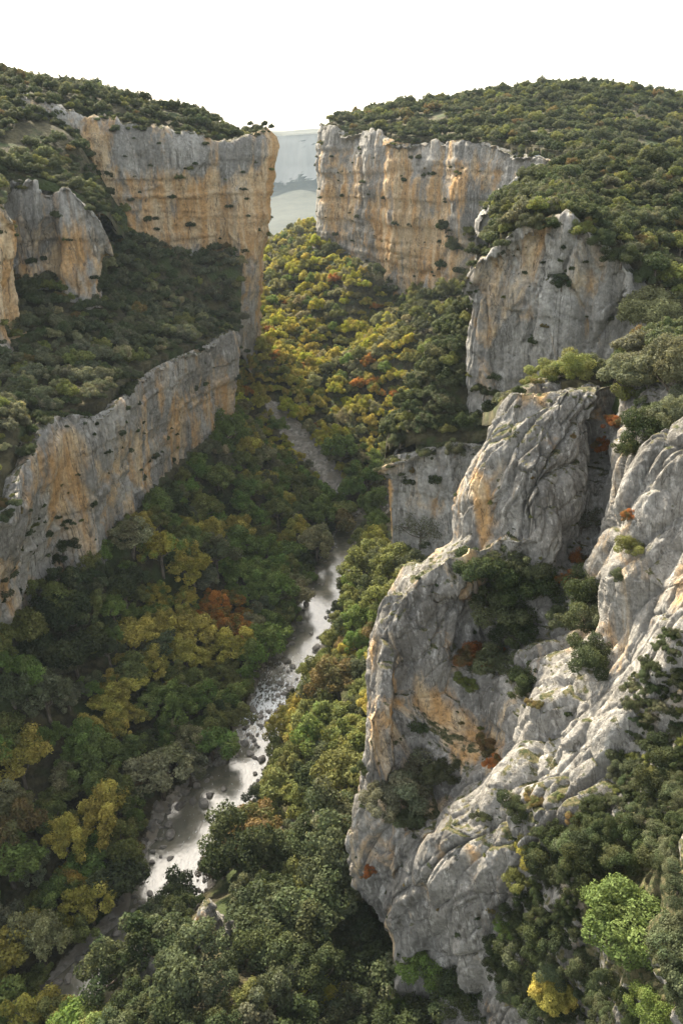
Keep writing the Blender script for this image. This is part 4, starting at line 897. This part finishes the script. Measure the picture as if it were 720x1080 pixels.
for q, r, v, u, d in seen:
    st = 'in the bright upper reach' if v < 640 else 'in the rapids below the upper reach' if v < 720 else 'in the narrow rocky rapids' if v < 800 else 'beside the wide pool' if v < 935 else 'on the gravel riverbed'
    sz = 'huge' if r > 1.6 else 'big' if r > 1.0 else 'middling' if r > 0.6 else 'small'
    i = int(np.argmin(np.hypot(RCL[:, 0]-q[0], RCL[:, 1]-q[1]))); sd_ = 'right' if q[0] > RCL[i, 0] else 'left'
    bb.setdefault((sz, sd_, st), []).append((q, r, u))
for (sz, sd_, st), L0 in bb.items():
  for bd, L in bands(L0, lambda a: float(proj(a[0])[1])):
    L.sort(key=lambda a: -a[0][1]); n = len(L)
    for i, (q, r, u) in enumerate(L):
        lab = f'{sz} brown boulder {st}, {sd_} side' if len(L0) == 1 else f'{ORD[min(i, 11)]} farthest, {bd}{sz} boulders {st}, {sd_} side'
        o = link("boulder", random.choice(BM), label=lab, category='boulder', group='boulders along the river')
        o.location = tuple(q); o.scale = (r, r*random.uniform(.8, 1.2), r*random.uniform(.8, 1.3)); o.rotation_euler = (random.uniform(-.3, .3), random.uniform(-.3, .3), random.uniform(0, 6.28))

# rock pinnacles on the knoll
def pinnacle(u, v, w, h, label, seed):
    hit = cast(u, v); p = np.array(hit[0]); dep = float(proj(p)[2]); w = w*dep/F; h = h*dep/F
    n, m = 60, 48; t = np.linspace(0, 1, n)[:, None]; a = np.linspace(0, 2*np.pi, m)[None]
    rr = (0.25+0.75*np.clip(t*1.6, 0, 1)**0.6)*w*(1+0.25*t); rr = np.where(t < 0.001, 0.02, rr)
    G = np.stack([rr*np.cos(a), rr*np.sin(a)*1.1, h*(1.0-1.4*t)+0*a], -1); P = G.reshape(-1, 3)
    N = P.copy(); N[:, 2] = 0.3; N /= np.linalg.norm(N, axis=1)[:, None]
    P = P + N*rockdisp(P+seed*50, 0.8, 1.0, 2.2, 0.3, 0.3, 1.5, 0.1)[:, None]
    me = mesh_from("rock_pinnacle", P, grid_faces(n, m), ROCK_NEAR, attrs={'warm': np.zeros(len(P)), 'moss': np.zeros(len(P))})
    o = link("rock_pinnacle", me, label=label, category='rock', group='rocks on the knoll'); o.location = tuple(p)
pinnacle(218, 985, 24, 46, 'tallest pale rock pinnacle on the wooded knoll', 1)
pinnacle(243, 1003, 20, 44, 'narrow pale rock rib right of the tallest pinnacle', 2)
pinnacle(158, 1035, 16, 36, 'grey rock pinnacle at the left of the knoll', 3)
pinnacle(200, 962, 16, 22, 'short pale rock left of the tallest pinnacle', 4)

# ------------------------------------------------------------------ haze
hz = bpy.data.materials.new("haze_air"); hz.use_nodes = True; hn = hz.node_tree
for x in list(hn.nodes):
    if x.type != 'OUTPUT_MATERIAL': hn.nodes.remove(x)
pv = hn.nodes.new('ShaderNodeVolumePrincipled'); pv.inputs['Density'].default_value = 0.00007; pv.inputs['Color'].default_value = (0.42, 0.50, 0.57, 1); pv.inputs['Anisotropy'].default_value = 0.0
hn.links.new(pv.outputs[0], [x for x in hn.nodes if x.type == 'OUTPUT_MATERIAL'][0].inputs['Volume'])
a, b, c_, d_, e_, f_ = -5600, 5600, -600, 7000, -400, 120
V = [(x, y, z) for z in (e_, f_) for y in (c_, d_) for x in (a, b)]
Fh = [(0, 2, 3, 1), (4, 5, 7, 6), (0, 1, 5, 4), (2, 6, 7, 3), (0, 4, 6, 2), (1, 3, 7, 5)]
link("haze", mesh_from("haze", V, Fh, hz, smooth=False), kind='stuff')
